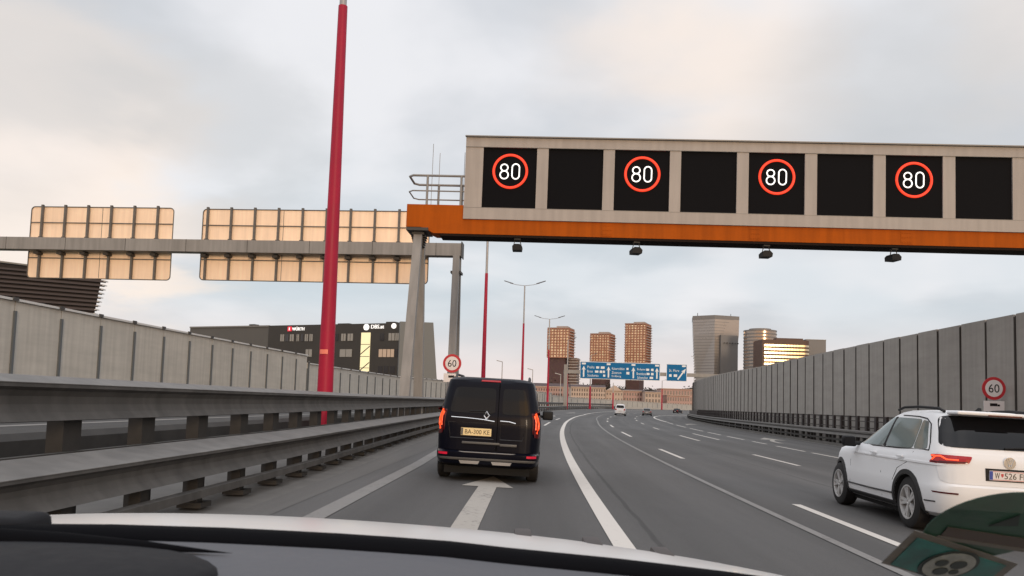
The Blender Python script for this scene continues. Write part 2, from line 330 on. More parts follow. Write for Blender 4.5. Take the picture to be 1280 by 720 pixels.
# ------------------------------------------------------------------ ground, carriageways, markings
MB().add([(-4000, -3000, -9), (4000, -3000, -9), (4000, 6000, -9), (-4000, 6000, -9)], [(0, 1, 2, 3)]).build('ground', 'ground', normals=False)['kind'] = 'structure'
mb = MB(); sweep(mb, [(sA(0) + 3.6 - 22, -.02), (19.5, -.02), (19.5, -.02 - 1.2), (-22, -1.22)], 0, -12, 460, 4); tag(mb.build('bridge_deck', 'kerb'), kind='structure')
sheet('road', 'road', lambda d: sA(d) + .35, 16.3, -10, 440, 0., 4)
sheet('opposite_road', 'opproad', -18.7, lambda d: sB(d) - 1.2, -10, 330, 0., 4)
sheet('road_shoulder', 'oldroad', lambda d: sA(d) + .35, lambda d: min(-2.85 + .0*d, sA(d) + 1.0) , -10, 330, .004, 4)
def line(name, s, d0, d1, w, m='paint', z=.008):
    f = s if callable(s) else (lambda d: s)
    return sheet(name, m, lambda d: f(d) - w / 2, lambda d: f(d) + w / 2, d0, d1, z, 2.5)
line('left_edge_line', lambda d: min(-2.35, sA(d) + 1.35), 2, 330, .24, 'wornpaint')
line('solid_lane_line', lerp_tab([(0, 1.05), (20, 1.0), (55, 1.0), (82, .85), (120, .4), (200, -2.5), (300, -8)]), 3, 300, .22)
line('faded_lane_line', lerp_tab([(0, 3.62), (78, 3.6), (130, 2.6), (160, 1.6)]), 4, 160, .13, 'wornpaint')
def dashes(name, s, lst, w=.15):
    mb = MB()
    for a, b in lst:
        n = max(1, int((b - a) / 2)); mb.ring([[RP(s(a + (b - a) * i / n) - w / 2 if callable(s) else s - w / 2, a + (b - a) * i / n, .008), RP((s(a + (b - a) * i / n) if callable(s) else s) + w / 2, a + (b - a) * i / n, .008)] for i in range(n + 1)], closed=False, cap=False)
    tag(mb.build(name, 'paint', normals=False), kind='structure')
dashes('dashed_lane_line', lambda d: 4.3 + min(.25, d * .01), [(-2, 2.5), (8.4, 13.5), (24.8, 30.1), (41.6, 49), (59.5, 66.7), (79, 84.3), (95, 101), (113, 119), (131, 137), (149, 155), (170, 176), (190, 196)])
dashes('dashed_second_line', 8.0, [(24.7, 30.2), (41.6, 48.8), (61, 66), (78, 84), (96, 102), (114, 120), (134, 140), (155, 161), (180, 186)])
dashes('dashed_middle_line', 9.65, [(45.1, 54.9)])
dashes('block_line', 11.6, [(25, 28), (31.1, 34.9), (35.9, 40.6), (42.6, 45.8), (48, 53.2), (55.4, 61), (63.5, 71.6), (75, 84), (88, 97)], .16)
line('exit_line', lerp_tab([(100, 11.7), (130, 11.0), (150, 10.75), (174, 11.2), (203, 13.4), (221, 15.6)]), 100, 222, .3)
line('opposite_edge_line', lambda d: -14.15, 5, 120, .36, 'wornpaint')
dashes('left_dash_line', -.25, [(52.8, 63), (74, 82)])
def arrow(name, s, d, ln, head, w=.42, hw=1.0, curve=0.):
    mb = MB(); n = 6; sh = ln - head
    mb.ring([[RP(s - w / 2 + curve * (i / n) ** 2, d + sh * i / n, .008), RP(s + w / 2 + curve * (i / n) ** 2, d + sh * i / n, .008)] for i in range(n + 1)], closed=False, cap=False)
    e = s + curve
    mb.add([RP(e - hw / 2, d + sh, .008), RP(e + hw / 2, d + sh, .008), RP(e + curve * .4, d + ln, .008)], [(0, 1, 2)])
    return tag(mb.build(name, 'arrowpaint', normals=False), kind='structure')
arrow('lane_arrow', -.66, 7.0, 8.2, 1.9, .30, .86)
arrow('lane_arrow', -1.9, 86, 12, 5, .3, 1.1); arrow('lane_arrow', -2.9, 128, 14, 6, .3, 1.2)
arrow('turn_arrow', 13.1, 45.5, 9.5, 4, .28, 1.6, .9); arrow('turn_arrow', 13.1, 88, 9.5, 4, .28, 1.6, .9)

# ------------------------------------------------------------------ steel barriers on the left
mb = MB(); sweep(mb, [(.35, .0), (.35, .012), (-.5, .012), (-.5, .0)], sA, -6, 330, 4)
def posts(parent, name, sf, ds, size, h0, h1, m, sub=None):
    w, l = size
    src = MB().box((0, 0, (h0 + h1) / 2), (w, l, h1 - h0)).build(name, m, parent)
    foot = MB().box((0, 0, .03), (w + .16, l + .14, .06)).build('foot', m, src) if sub else None
    for i, d in enumerate(ds):
        p = RP(sf(d), d); o = src if i == 0 else copy(src, parent)
        o.location = p; o.rotation_euler = (0, 0, -hd(d))
gr = thing('guardrail', 'nearest grey steel guardrail, low double beam on short footed posts beside the left lane', 'guardrail')
rise = lambda d: 1 + max(0, d - 20) * .0009
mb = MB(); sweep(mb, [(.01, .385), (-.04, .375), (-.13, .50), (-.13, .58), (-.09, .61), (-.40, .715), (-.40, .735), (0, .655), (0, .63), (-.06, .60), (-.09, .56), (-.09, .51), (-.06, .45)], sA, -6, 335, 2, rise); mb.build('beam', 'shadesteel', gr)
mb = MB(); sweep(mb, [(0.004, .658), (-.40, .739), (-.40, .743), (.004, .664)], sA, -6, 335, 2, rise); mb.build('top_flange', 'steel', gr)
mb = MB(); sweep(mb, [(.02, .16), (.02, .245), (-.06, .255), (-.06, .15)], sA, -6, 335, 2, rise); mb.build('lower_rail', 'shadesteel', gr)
posts(gr, 'post', lambda d: sA(d) - .23, [2.6 + 1.335 * i for i in range(-3, 42)] + [60 + 4 * i for i in range(50)], (.12, .16), .0, .60, 'darksteel', True)
hr = thing('guardrail', 'taller grey steel guardrail with one wide beam standing behind the low double beamed one', 'guardrail')
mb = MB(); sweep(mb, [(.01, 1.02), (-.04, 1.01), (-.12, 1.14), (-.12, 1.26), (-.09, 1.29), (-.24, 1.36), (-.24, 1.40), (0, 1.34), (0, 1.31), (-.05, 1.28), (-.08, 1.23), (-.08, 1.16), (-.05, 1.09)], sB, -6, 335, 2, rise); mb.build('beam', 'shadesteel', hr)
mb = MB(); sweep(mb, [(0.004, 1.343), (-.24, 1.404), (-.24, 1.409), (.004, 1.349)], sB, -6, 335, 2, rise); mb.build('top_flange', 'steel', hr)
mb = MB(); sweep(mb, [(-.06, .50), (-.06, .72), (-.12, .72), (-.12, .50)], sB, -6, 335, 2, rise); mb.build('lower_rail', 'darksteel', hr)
posts(hr, 'post', lambda d: sB(d) - .215, [3 + 1.5 * i for i in range(-4, 40)] + [64 + 4 * i for i in range(48)], (.16, .30), .0, 1.15, 'darksteel')

g4 = thing('guardrail', 'low dark guardrail glimpsed through the gap under the taller wide beamed one', 'guardrail')
sC = lambda d: min(-6.05, sB(d) - 1.0)
mb = MB(); sweep(mb, [(0, .40), (0, .62), (-.08, .70), (-.26, .72), (-.26, .68), (-.1, .60), (-.06, .42)], sC, -4, 150, 2); mb.build('beam', 'darksteel', g4)
mb = MB(); sweep(mb, [(.02, .10), (.02, .34), (-.06, .34), (-.06, .10)], sC, -4, 150, 2); mb.build('lower_rail', 'darksteel', g4)
posts(g4, 'post', lambda d: sC(d) - .14, [1.2 + 1.5 * i for i in range(40)], (.16, .34), .0, .66, 'darksteel', True)

# ------------------------------------------------------------------ left noise walls
def wall(label, s, d0, d1, pitch, h, mp, mpost, cop=True, post_top=.42, group=None, inward=1):
    t = thing('noise_barrier', label, 'noise barrier', group=group)
    n = int(round((d1 - d0) / pitch)); hf = h if callable(h) else (lambda d: h)
    for i in range(n):
        a, b = d0 + pitch * i, min(d1, d0 + pitch * (i + 1))
        m_ = MB(); sweep(m_, [(0, -1), (0, 0), (0, hf((a + b) / 2)), (-.16 * inward, hf((a + b) / 2)), (-.16 * inward, -1)], s, a + .02, b - .02, pitch); m_.build('panel', mp, t)
    for i in range(n + 1):
        d = d0 + pitch * i; sv = s(d) if callable(s) else s
        m_ = MB().box((0, 0, (hf(d) - post_top) / 2 + .35), (.10, .13, hf(d) - post_top - .7)); o = m_.build('post', mpost, t); o.location = RP(sv + .02 * inward, d); o.rotation_euler = (0, 0, -hd(d))
    if cop:
        m_ = MB()
        rows = []; dd = [d0 + (d1 - d0) * i / max(2, n) for i in range(max(2, n) + 1)]
        for d in dd:
            sv = s(d) if callable(s) else s; H = hf(d)
            rows.append([RP(sv + a * inward, d, H + b) for a, b in ((.10, -.04), (.10, .05), (-.26, .05), (-.26, -.04))])
        m_.ring(rows); m_.build('coping', 'coping', t)
        src = MB().box((0, 0, 0), (.06, .30, .13)).build('clamp', 'gdark', t)
        for i, d in enumerate(dd[:-1]):
            o = src if i == 0 else copy(src, t); o.location = RP((s(d) if callable(s) else s) + .11 * inward, d, hf(d) + .03); o.rotation_euler = (0, 0, -hd(d))
    return t
wall('taller pale grey noise barrier with dark posts at left behind the guardrails', -20, 12.35, 62.9, 2.83, 4.22, 'wallL', 'wallpost')
wall('lower pale grey noise barrier beyond the end of the taller left one', -20.05, 63.2, 213, 2.83, lambda d: 3.6 + min(.35, max(0, d - 92) * .014), 'wallL', 'wallpost')
wall('far pale parapet wall of the bend below the pink buildings', -20.1, 214, 432, 8., lerp_tab([(214, 3.35), (238, 3.15), (325, 3.2), (432, 2.75)]), 'wallL', 'wallpost')

# ------------------------------------------------------------------ right noise wall, railing, guardrail
SW = 17.8
rw = thing('noise_barrier', 'tall dark grey panelled noise barrier along the right side of the road', 'noise barrier')
d = 18.4; i = 0
jit = random.Random(3)
while d < 168 and i < 72:
    m_ = MB(); hgt = 5.80 + (.012 if i % 2 else 0) + max(0, d - 72) * .013
    sweep(m_, [(0, -1), (0, 1.72), (0, hgt), (.25, hgt), (.25, -1)], SW + jit.choice((0, .0, .015)), d + .075, d + 2.0, 2.1); m_.build('panel', 'wallR', rw); d += 2.075; i += 1
src = MB().box((.01, 0, 3.2), (.08, .036, 5.0)).build('joint_post', 'joint', rw)
for q in range(72):
    dd = 18.4 + 2.075 * q
    if dd < 168: o = src if q == 0 else copy(src, rw); o.location = RP(SW, dd); o.rotation_euler = (0, 0, -hd(dd)); o.scale.z = 1 + max(0, dd - 72) * .0022
m_ = MB(); sweep(m_, [(.06, -1), (.06, 5.74), (.2, 5.74), (.2, -1)], SW, 18.4, d, 4); m_.build('joint_backing', 'joint', rw)
m_ = MB(); sweep(m_, [(-.02, 1.70), (-.02, 1.76), (-.002, 1.76), (-.002, 1.70)], SW, 18.4, d, 2); m_.build('base_trim', 'railing', rw)
m_ = MB(); sweep(m_, [(-.004, .0), (-.004, 1.69), (-.001, 1.69), (-.001, .0)], SW, 18.4, d, 2)
rl = thing('railing', 'dark metal railing of upright posts standing against the foot of the right wall', 'railing')
src = MB().box((0, 0, .88), (.13, .26, 1.76)).build('post', 'railing', rl)
for i in range(78):
    dd = 20 + 1.36 * i; o = src if i == 0 else copy(src, rl); o.location = RP(17.35, dd); o.rotation_euler = (0, 0, -hd(dd))
for z in (1.45, 1.1):
    m_ = MB(); sweep(m_, [(-.02, z), (-.02, z + .05), (.03, z + .05), (.03, z)], 17.35, 20, 150, 2); m_.build('handrail', 'railing', rl)
m_ = MB(); sweep(m_, [(-.1, .0), (-.1, 1.6), (.1, 1.6), (.1, .0)], 17.35, 126, 168, 2); m_.build('closed_panel', 'railing', rl)
g3 = thing('guardrail', 'grey steel guardrail in front of the right hand noise barrier', 'guardrail')
m_ = MB(); sweep(m_, [(0, .62), (.04, .60), (.09, .64), (.06, .78), (0, .84), (0, .92), (.26, .97), (.26, .93), (.1, .86)], 16.8, 18, 190, 2); m_.build('beam', 'steel', g3)
m_ = MB(); sweep(m_, [(.01, .30), (.01, .42), (.08, .42), (.08, .30)], 16.8, 18, 190, 2); m_.build('lower_rail', 'darksteel', g3)
m_ = MB(); sweep(m_, [(.0, -.02), (.0, .14), (.4, .14), (.4, -.02)], 16.8, 18, 190, 4); m_.build('kerb', 'kerb', g3)
posts(g3, 'post', lambda d: 16.95, [19 + 1.9 * i for i in range(85)], (.14, .2), 0, .8, 'darksteel')

# ------------------------------------------------------------------ lit sign gantry
DG = 32.
gz = lambda s: -.007 * s
gan = thing('sign_gantry', 'overhead motorway gantry with orange beam and beige housing of eight black displays', 'gantry', RP(0, DG + .62), (0, .0075, -hd(DG)))
# local frame: x across, y along the road, z up (measured from road level at the reference line)
X0, X1 = -5.7, 26.5
m_ = MB().prism([(X0, -.55, 8.46), (X0 + .62, -.55, 8.46), (X0 + 1.15, -.55, 8.22), (X1, -.55, 8.22), (X1, -.55, 8.82), (-3.36, -.55, 8.82), (-3.36, -.55, 9.40), (X0, -.55, 9.40)], (0, 0, 0), (0, 1.0, 0)); m_.build('beam', 'orange', gan)
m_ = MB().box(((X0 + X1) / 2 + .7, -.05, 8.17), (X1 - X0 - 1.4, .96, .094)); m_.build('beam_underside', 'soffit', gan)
for xx in (2.5, 8.4, 14.3, 20.2):
    m_ = MB().box((xx, -.556, 8.52), (.42, .012, .50)); 
    for bx in (-.15, -.05, .05, .15):
        for bz in (-.18, .0, .18): m_.box((xx + bx, -.568, 8.52 + bz), (.035, .02, .035))
    m_.build('splice_plate', 'orange', gan)
hx0, hx1, hz0, hz1 = -3.36, 25.6, 8.83, 12.24
hb = MB().box(((hx0 + hx1) / 2, .75, (hz0 + hz1) / 2), (hx1 - hx0, 1.0, hz1 - hz0))
pans = [(-2.63, -.43), (.04, 2.27), (2.73, 4.95), (5.4, 7.63), (8.1, 10.32), (10.8, 13.0), (13.48, 15.7), (16.18, 18.38), (18.85, 21.05), (21.5, 23.7)]
pz0, pz1 = 9.31, 11.83
fy = -.62
hb.box(((hx0 + hx1) / 2, (fy + .25) / 2, (pz1 + hz1) / 2), (hx1 - hx0, .25 - fy, hz1 - pz1)); hb.box(((hx0 + hx1) / 2, (fy + .25) / 2, (pz0 + hz0) / 2), (hx1 - hx0, .25 - fy, pz0 - hz0))
ed = [hx0] + [v for p in pans for v in p] + [hx1]
for a, b in zip(ed[::2], ed[1::2]): hb.box(((a + b) / 2, (fy + .25) / 2 + .012, (pz0 + pz1) / 2), (b - a, .25 - fy - .024, pz1 - pz0))
hs = hb.build('sign_housing', 'housing', gan)
m_ = MB()
for zz in (pz0 - .004, pz1 + .004): m_.box(((hx0 + hx1) / 2, fy - .002, zz), (hx1 - hx0, .006, .018))
m_.box(((hx0 + hx1) / 2, fy - .03, hz1 + .02), (hx1 - hx0 + .06, .14, .045)); m_.build('seam', 'greytrim', hs)
lit = {0: 0, 2: 0, 4: 0, 6: 0, 8: 0}
def arcpts(cx, cz, rx_, rz_, a0, a1, n, y): return [Vector((cx + rx_ * math.cos(a0 + (a1 - a0) * i / n), y, cz + rz_ * math.sin(a0 + (a1 - a0) * i / n))) for i in range(n)]
for i, (a, b) in enumerate(pans):
    p = MB().box(((a + b) / 2, fy + .16, (pz0 + pz1) / 2), (b - a - .004, .12, pz1 - pz0 - .004)).build('display_panel', 'panel', gan)
    if i in lit:
        cx, cz, y = (a + b) / 2 + .02, 10.86, fy + .085
        MB().loop(arcpts(cx, cz, .68, .68, 0, 2 * math.pi, 48, y), .052).build('speed_ring', 'led_r', p, smooth=60)
        d_ = MB(); h = .28
        for s in (1, -1): d_.loop(arcpts(cx - .245, cz + s * .15, .145 if s > 0 else .165, .14 if s > 0 else .165, 0, 2 * math.pi, 24, y), .026)
        o_ = arcpts(cx + .225, cz + .15, .15, .16, 0, math.pi, 14, y) + arcpts(cx + .225, cz - .155, .15, .16, math.pi, 2 * math.pi, 14, y)
        d_.loop(o_, .026); d_.build('speed_digits', 'led_w', p, smooth=60)
# A frame legs
def leg(parent, top, foot, w0, w1, m):
    a, b = Vector(top), Vector(foot); rings = []
    for p, w in ((a, w0), (b, w1)): rings.append([p + Vector((sx * w[0] / 2, sy * w[1] / 2, 0)) for sx, sy in ((-1, -1), (1, -1), (1, 1), (-1, 1))])
    return MB().ring(rings).build('leg', m, parent)
for xx in (-5.22, 25.9):
    leg(gan, (xx, -.28, 8.3), (xx, -1.95, -.05 - CF * xx), (.34, .26), (.40, .36), 'gsteel'); leg(gan, (xx, .30, 8.3), (xx, 1.75, -.05 - CF * xx), (.34, .26), (.40, .36), 'gsteel')
    m_ = MB().box((xx, 0, 8.36), (.9, 1.3, .12)).box((xx, 0, 8.22), (.5, .9, .10))
    for kx in range(5): m_.box((xx, 0, 8.22 - .09 * kx - .1), (.62 - .05 * kx, .5, .03))
    m_.build('bearing', 'gdark', gan)
m_ = MB()
for z0, r_ in ((10.62, .05), (9.98, .03)):
    m_.tube([(hx0, -.5, z0), (X0 + .2, -.5, z0), (X0 + .02, -.3, z0), (X0 + .02, .75, z0), (X0 + .2, .95, z0), (hx0, .95, z0)], r_, 6)
for xx, yy in ((-4.9, -.5), (-4.65, .95), (-3.5, -.5), (-3.65, .95)): m_.tube([(xx, yy, 9.4), (xx, yy, 10.62)], .05, 6)
m_.build('railing', 'gsteel', gan)
for xx, z1 in ((-4.92, 12.35), (-4.62, 11.95), (-3.55, 12.0), (-2.85, 12.7), (5.16, 12.75), (13.2, 12.7)): MB().tube([(xx, .7, 9.4), (xx, .7, z1)], .012, 5).build('lightning_rod', 'gsteel', gan)
# sensors below the beam
cam_src = None
for xx, lab in ((-1.06, 'traffic sensor box hanging under the orange beam, nearest the A frame legs'), (3.77, 'traffic sensor box hanging under the orange beam below the second lit 80 display'), (8.96, 'traffic sensor box hanging under the orange beam below the third lit 80 display'), (13.97, 'traffic sensor box hanging under the orange beam below the fourth lit 80 display')):
    pos = RP(0, DG + .4) + Matrix.Rotation(-hd(DG), 3, 'Z') @ Vector((xx, -.1, 8.12 - .0075 * xx))
    if cam_src is None:
        cam_src = thing('traffic_sensor', lab, 'sensor', pos, (0, 0, -hd(DG)), 'sensors under the gantry beam')
        MB().prism([(-.19, -.2, -.50), (.19, -.2, -.50), (.21, -.2, -.36), (.10, -.2, -.25), (-.12, -.2, -.25), (-.20, -.2, -.34)], (0, 0, 0), (0, .5, 0)).build('housing', 'black', cam_src)
        b_ = MB().tube([(-.16, 0, -.30), (-.10, 0, -.06), (.10, 0, -.06), (.16, 0, -.30)], .022, 6).box((0, 0, -.03), (.26, .2, .06)); b_.build('bracket', 'gdark', cam_src)
    else: copy_thing(cam_src, lab, pos, (0, 0, -hd(DG) + jit.uniform(-.25, .25)))

# ------------------------------------------------------------------ grey gantry of the opposite carriageway with sign backs
DL = 50.
lg = thing('sign_gantry', 'plain grey steel gantry over the opposite carriageway carrying two sign backs', 'gantry', RP(0, DL), (0, 0, -hd(DL)))
MB().box((-21.7, 0, 11.0), (32.1, .8, .80)).build('beam', 'gsteel', lg)
m_ = MB(); m_.box((-21.7, -.30, 10.585), (32.1, .1, .03)).box((-5.66, 0, 11.0), (.05, 1.0, .98)); 
for xx in [-36 + 4.1 * i for i in range(8)]: m_.box((xx, -.003, 11.0), (.03, .81, .812))
m_.build('flange', 'gdark', lg)
for xx in (-5.98, -37.4):
    leg(lg, (xx, -.30, 10.6), (xx - .02, -.95, .1), (.42, .30), (.46, .40), 'gsteel'); leg(lg, (xx, .28, 10.6), (xx, .95, .1), (.42, .30), (.46, .40), 'gsteel')
    MB().box((xx, 0, 9.55), (.66, 1.0, .14)).build('collar', 'gdark', lg)
    MB().box((xx, 0, 5.8), (.06, .72, 9.2)).build('web', 'gsteel', lg)
def sign_back(label, xa, xb, z0, z1, ribs, seams):
    t = thing('direction_sign', label, 'road sign', RP(0, DL), (0, 0, -hd(DL)), 'sign backs on the grey gantry')
    y = .46
    poly = []; rr = .25
    for cx, cz, a0 in ((xb - rr, z1 - rr, 0), (xa + rr, z1 - rr, 90), (xa + rr, z0 + rr, 180), (xb - rr, z0 + rr, 270)):
        poly += [Vector((cx + rr * math.cos(R(a0 + 15 * q)), y, cz + rr * math.sin(R(a0 + 15 * q)))) for q in range(7)]
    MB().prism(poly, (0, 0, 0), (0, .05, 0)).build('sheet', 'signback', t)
    MB().loop([p + Vector((0, -.02, 0)) for p in poly], .035, 5).build('rim', 'steel', t)
    src = None
    for x in ribs:
        if src is None:
            src = MB().box((0, y - .10, (z0 + z1) / 2 + .03), (.13, .16, z1 - z0 + .12)).build('rib', 'steel', t)
            MB().box((0, .2, 10.44), (.34, .5, .16)).build('clamp', 'gdark', src); MB().box((0, y - .12, 11.52), (.26, .14, .14)).build('bracket', 'gdark', src); MB().box((0, y - .12, z1 + .05), (.16, .1, .12)).build('end_clip', 'gdark', src); o = src
        else: o = copy(src, t)
        o.location.x = x
    for z in (z1 - 1.08, z0 + 1.35): MB().box(((xa + xb) / 2, y - .045, z), (xb - xa, .06, .055)).build('rail', 'steel', t)
    for x in seams: MB().box((x, y - .006, (z0 + z1) / 2), (.03, .01, z1 - z0 - .1)).build('seam', 'steel', t)
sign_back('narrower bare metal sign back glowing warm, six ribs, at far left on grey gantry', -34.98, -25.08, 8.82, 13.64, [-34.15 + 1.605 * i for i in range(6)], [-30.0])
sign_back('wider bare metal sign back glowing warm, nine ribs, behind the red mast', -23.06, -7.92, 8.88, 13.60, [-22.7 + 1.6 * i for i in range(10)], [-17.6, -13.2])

# ------------------------------------------------------------------ red lamp masts
def mast(label, s, d, h, h_red, r0_, r1_, arm=None, z0=0, ang=0):
    t = thing('lamp_mast', label, 'street lamp', RP(s, d, z0), (0, 0, -hd(d) + ang), 'red lamp masts')
    MB().tube([(0, 0, 0), (0, 0, h_red)], r0_, 16, r0_ + (r1_ - r0_) * h_red / h).build('shaft', 'red', t, smooth=40)
    MB().tube([(0, 0, h_red), (0, 0, h)], (r0_ + (r1_ - r0_) * h_red / h) * .82, 12, r1_).build('upper_shaft', 'zinc', t, smooth=40)
    MB().box((0, 0, .04), (.9 * r0_ * 4, .9 * r0_ * 4, .08)).build('base_plate', 'gdark', t)
    if arm:
        for sx in ((-1, 1) if arm > 0 else (1,)):
            a = abs(arm); MB().tube([(0, 0, h - .02), (sx * a * .45, 0, h + .12), (sx * a * .8, 0, h + .35)], .045, 6).build('arm', 'zinc', t)
            m_ = MB(); m_.ring([[Vector((sx * (a * .62 + q * a * .5), w, h + .22 + q * .42 + zz)) for w, zz in ((-wd, 0), (wd, 0), (wd * .7, .12), (-wd * .7, .12))] for q, wd in ((0, .06), (.25, .16), (.8, .16), (1, .06))]); m_.build('lamp_head', 'lampdark', t)
    return t
m1 = mast('nearest and thickest red lamp mast, rising out of the picture top', -5.62, 21.35, 15.4, 12.15, .222, .10, 3.0)
m_ = MB().tube([(0, 0, 1.9), (0, 0, 2.05)], .2415, 16, .2405); 
MB().ring([[Vector((.217 * math.sin(R(a)), -.217 * math.cos(R(a)), z)) for z in (2.42, 2.54)] for a in range(-42, 30, 8)], closed=False, cap=False).build('sticker', 'masttape', m1)
mast('red lamp mast just left of the black van, its grey top behind the orange beam', -7.0, 73.2, 18.5, 13.2, .22, .11, 2.6)
mast('red lamp mast with two arms directly above the right half of the black van', -8.4, 116.0, 18.5, 12.9, .22, .10, 2.75)
mast('red lamp mast with two arms beside the left brick tower', -10.3, 158.0, 18.1, 12.0, .25, .10, 2.75)
mast('red lamp mast standing in front of the right side of the left brick tower', -11.5, 190, 16.6, 8.5, .30, .12, -1.8)
mast('red lamp mast below the left end of the blue direction signs', -13, 231, 15.6, 6.6, .32, .12, -1.6)
mast('red lamp mast below the middle of the long blue direction sign', -14.5, 273, 9.0, 5.6, .30, .12)
mast('red lamp mast against the pink building at the edge of the right wall', -17.0, 362, 13.0, 9.4, .34, .14, -2.0)
for lab, x, yt, dep in (('thin grey lamp post above the van roof, left of the first double armed mast', 628, 452, 190), ('thin grey lamp post between the double armed mast and the brick tower', 666, 462, 210), ('thin grey lamp post in front of the foot of the left brick tower', 701, 468, 190), ('thin grey lamp post beside the small blue sign, in front of the tapering tower', 868, 446, 330)):
    top = at(x, yt, dep); t = thing('lamp_post', lab, 'street lamp', (top.x, top.y, 0), (0, 0, 0), 'thin far lamp posts')
    MB().tube([(0, 0, 0), (0, 0, top.z)], .14, 6, .09).build('shaft', 'zinc', t)
    MB().tube([(0, 0, top.z - .05), (-1.4, 0, top.z + .25)], .10, 5).build('arm', 'zinc', t)

# ------------------------------------------------------------------ speed limit signs
def speed_sign(label, s, d, zc, r_):
    t = thing('speed_sign', label, 'road sign', RP(s, d), (0, 0, -hd(d)), 'sixty limit signs'); zc += CF * s
    MB().tube([(0, .06, 0), (0, .06, zc + .3)], .038, 8).build('pole', 'zinc', t)
    pl_ = MB().lathe([(-.0, .0), (-.0, r_), (.025, r_), (.025, 0)], 'y', 40); o = pl_.build('disc', 'signred', t); o.location = (0, 0, zc)
    MB().lathe([(-.004, 0), (-.004, r_ * .74), (-.001, r_ * .74), (-.001, 0)], 'y', 40).build('face', 'white', o)
    text('numeral', '60', 'black', o, (0, -.006, 0), r_ * .92, r_ * .74)
    p = MB().box((0, .01, zc - r_ * 1.55), (r_ * 1.75, .02, r_ * .92)).build('plate', 'white', t)
    q = MB(); z = zc - r_ * 1.5; k_ = r_
    q.box((-.05 * k_, -.004, z + .08 * k_), (.62 * k_, .006, .24 * k_)).box((.38 * k_, -.004, z + .03 * k_), (.2 * k_, .006, .16 * k_))
    for cx in (-.28, .34): q.lathe([(-.004, 0), (-.004, .07 * k_), (-.001, .07 * k_), (-.001, 0)], 'y', 12)
    for v in q.v[-96:]: pass
    o2 = q.build('lorry_symbol', 'black', p)
    return t
speed_sign('red ringed 60 limit sign standing behind the left guardrails beside the van roof', -5.62, 47, 3.66, .55)
speed_sign('red ringed 60 limit sign on the right, in front of the dark grey wall', 17.25, 31.3, 2.51, .435)

# ------------------------------------------------------------------ blue direction signs over the bend
D0 = 190.
pA, pB = at(725, 452, D0), at(859, 456, D0); rotz = math.atan2(pB.y - pA.y, pB.x - pA.x)
bg_ = thing('sign_gantry', 'distant grey gantry holding the blue direction signs over the bend', 'gantry', (0, D0 + .5, 0))
MB().box((34.5, 0, 9.35), (44, .6, .85)).build('beam', 'gsteel', bg_); MB().box((13.0, 0, 5.0), (.85, .7, 12.0)).build('post', 'gsteel', bg_); MB().box((56, 0, 4.5), (.85, .7, 9.6)).build('post', 'gsteel', bg_)
def blue_sign(label, xa, xb, z0, z1, items):
    t = thing('direction_sign', label, 'road sign', (0, D0 - .1, 0), (0, 0, 0), 'blue direction signs')
    MB().box(((xa + xb) / 2, .08, (z0 + z1) / 2), (xb - xa, .1, z1 - z0)).build('board', 'signwhite', t)
    MB().box(((xa + xb) / 2, .02, (z0 + z1) / 2), (xb - xa - .24, .04, z1 - z0 - .24)).build('face', 'blue', t)
    for it in items:
        if it[0] == 't': text('lettering', it[1], 'signwhite', t, (it[2], -.006, it[3]), it[4], it[5])
        elif it[0] == 'a':
            x, z, h, ang = it[1:]; rm = Matrix.Rotation(ang, 3, 'Y'); c = Vector((x, -.02, z))
            m_ = MB().prism([c + rm @ Vector(p) for p in ((-.17, 0, -h / 2), (.17, 0, -h / 2), (.17, 0, h * .2), (.48, 0, h * .12), (0, 0, h / 2), (-.48, 0, h * .12), (-.17, 0, h * .2))], (0, 0, 0), (0, .018, 0)); m_.build('arrow', 'signwhite', t)
        elif it[0] == 'b': MB().box((it[1], -.008, it[2]), (it[3], .016, it[4])).build('symbol', 'signwhite', t)
XA = 16.3
I = []
for x in (17.2, 23.1, 29.0, 34.6): I += [('a', x, 9.5, 2.6, 0), ('b', x, 11.35, .9, .42)]
I += [('t', 'Praha', 18.9, 10.55, 1.7, .62), ('t', 'Brno', 18.7, 9.55, 1.3, .62), ('t', 'Stockerau', 19.4, 8.6, 2.6, .62), ('b', 20.5, 10.5, .7, .5), ('b', 21.7, 10.5, .9, .55), ('b', 20.3, 9.5, .8, .5), ('b', 21.3, 9.5, .6, .55), ('b', 22.0, 9.5, .5, .55), ('b', 22.1, 8.6, .5, .5),
      ('t', 'Kaisermühlen', 25.4, 10.35, 3.0, .6), ('t', 'Zentrum', 25.0, 9.4, 2.3, .6), ('t', 'Erdberg', 25.0, 8.5, 2.2, .6), ('b', 27.6, 10.35, .5, .5), ('b', 27.7, 9.35, .7, .6),
      ('t', 'Budapest', 30.9, 10.3, 2.0, .62), ('t', 'Bratislava', 30.9, 9.3, 2.2, .62), ('t', 'Schwechat', 31.2, 8.4, 2.5, .62), ('b', 32.4, 10.3, .7, .5), ('b', 33.5, 10.3, .6, .55), ('b', 32.5, 9.3, .7, .5), ('b', 33.5, 9.3, .6, .55), ('b', 33.3, 8.4, .8, .5)]
blue_sign('long blue motorway direction sign with four white upward arrows', 16.3, 35.35, 7.75, 11.85, I)
blue_sign('small blue exit sign with one slanting white arrow', 36.85, 41.75, 7.75, 11.85, [('a', 40.5, 9.5, 3.2, R(36)), ('b', 41.0, 11.4, .9, .4), ('t', 'St. Marx', 38.7, 10.3, 2.4, .6), ('b', 37.8, 9.1, .6, .6), ('b', 39.0, 9.1, .8, .6)])

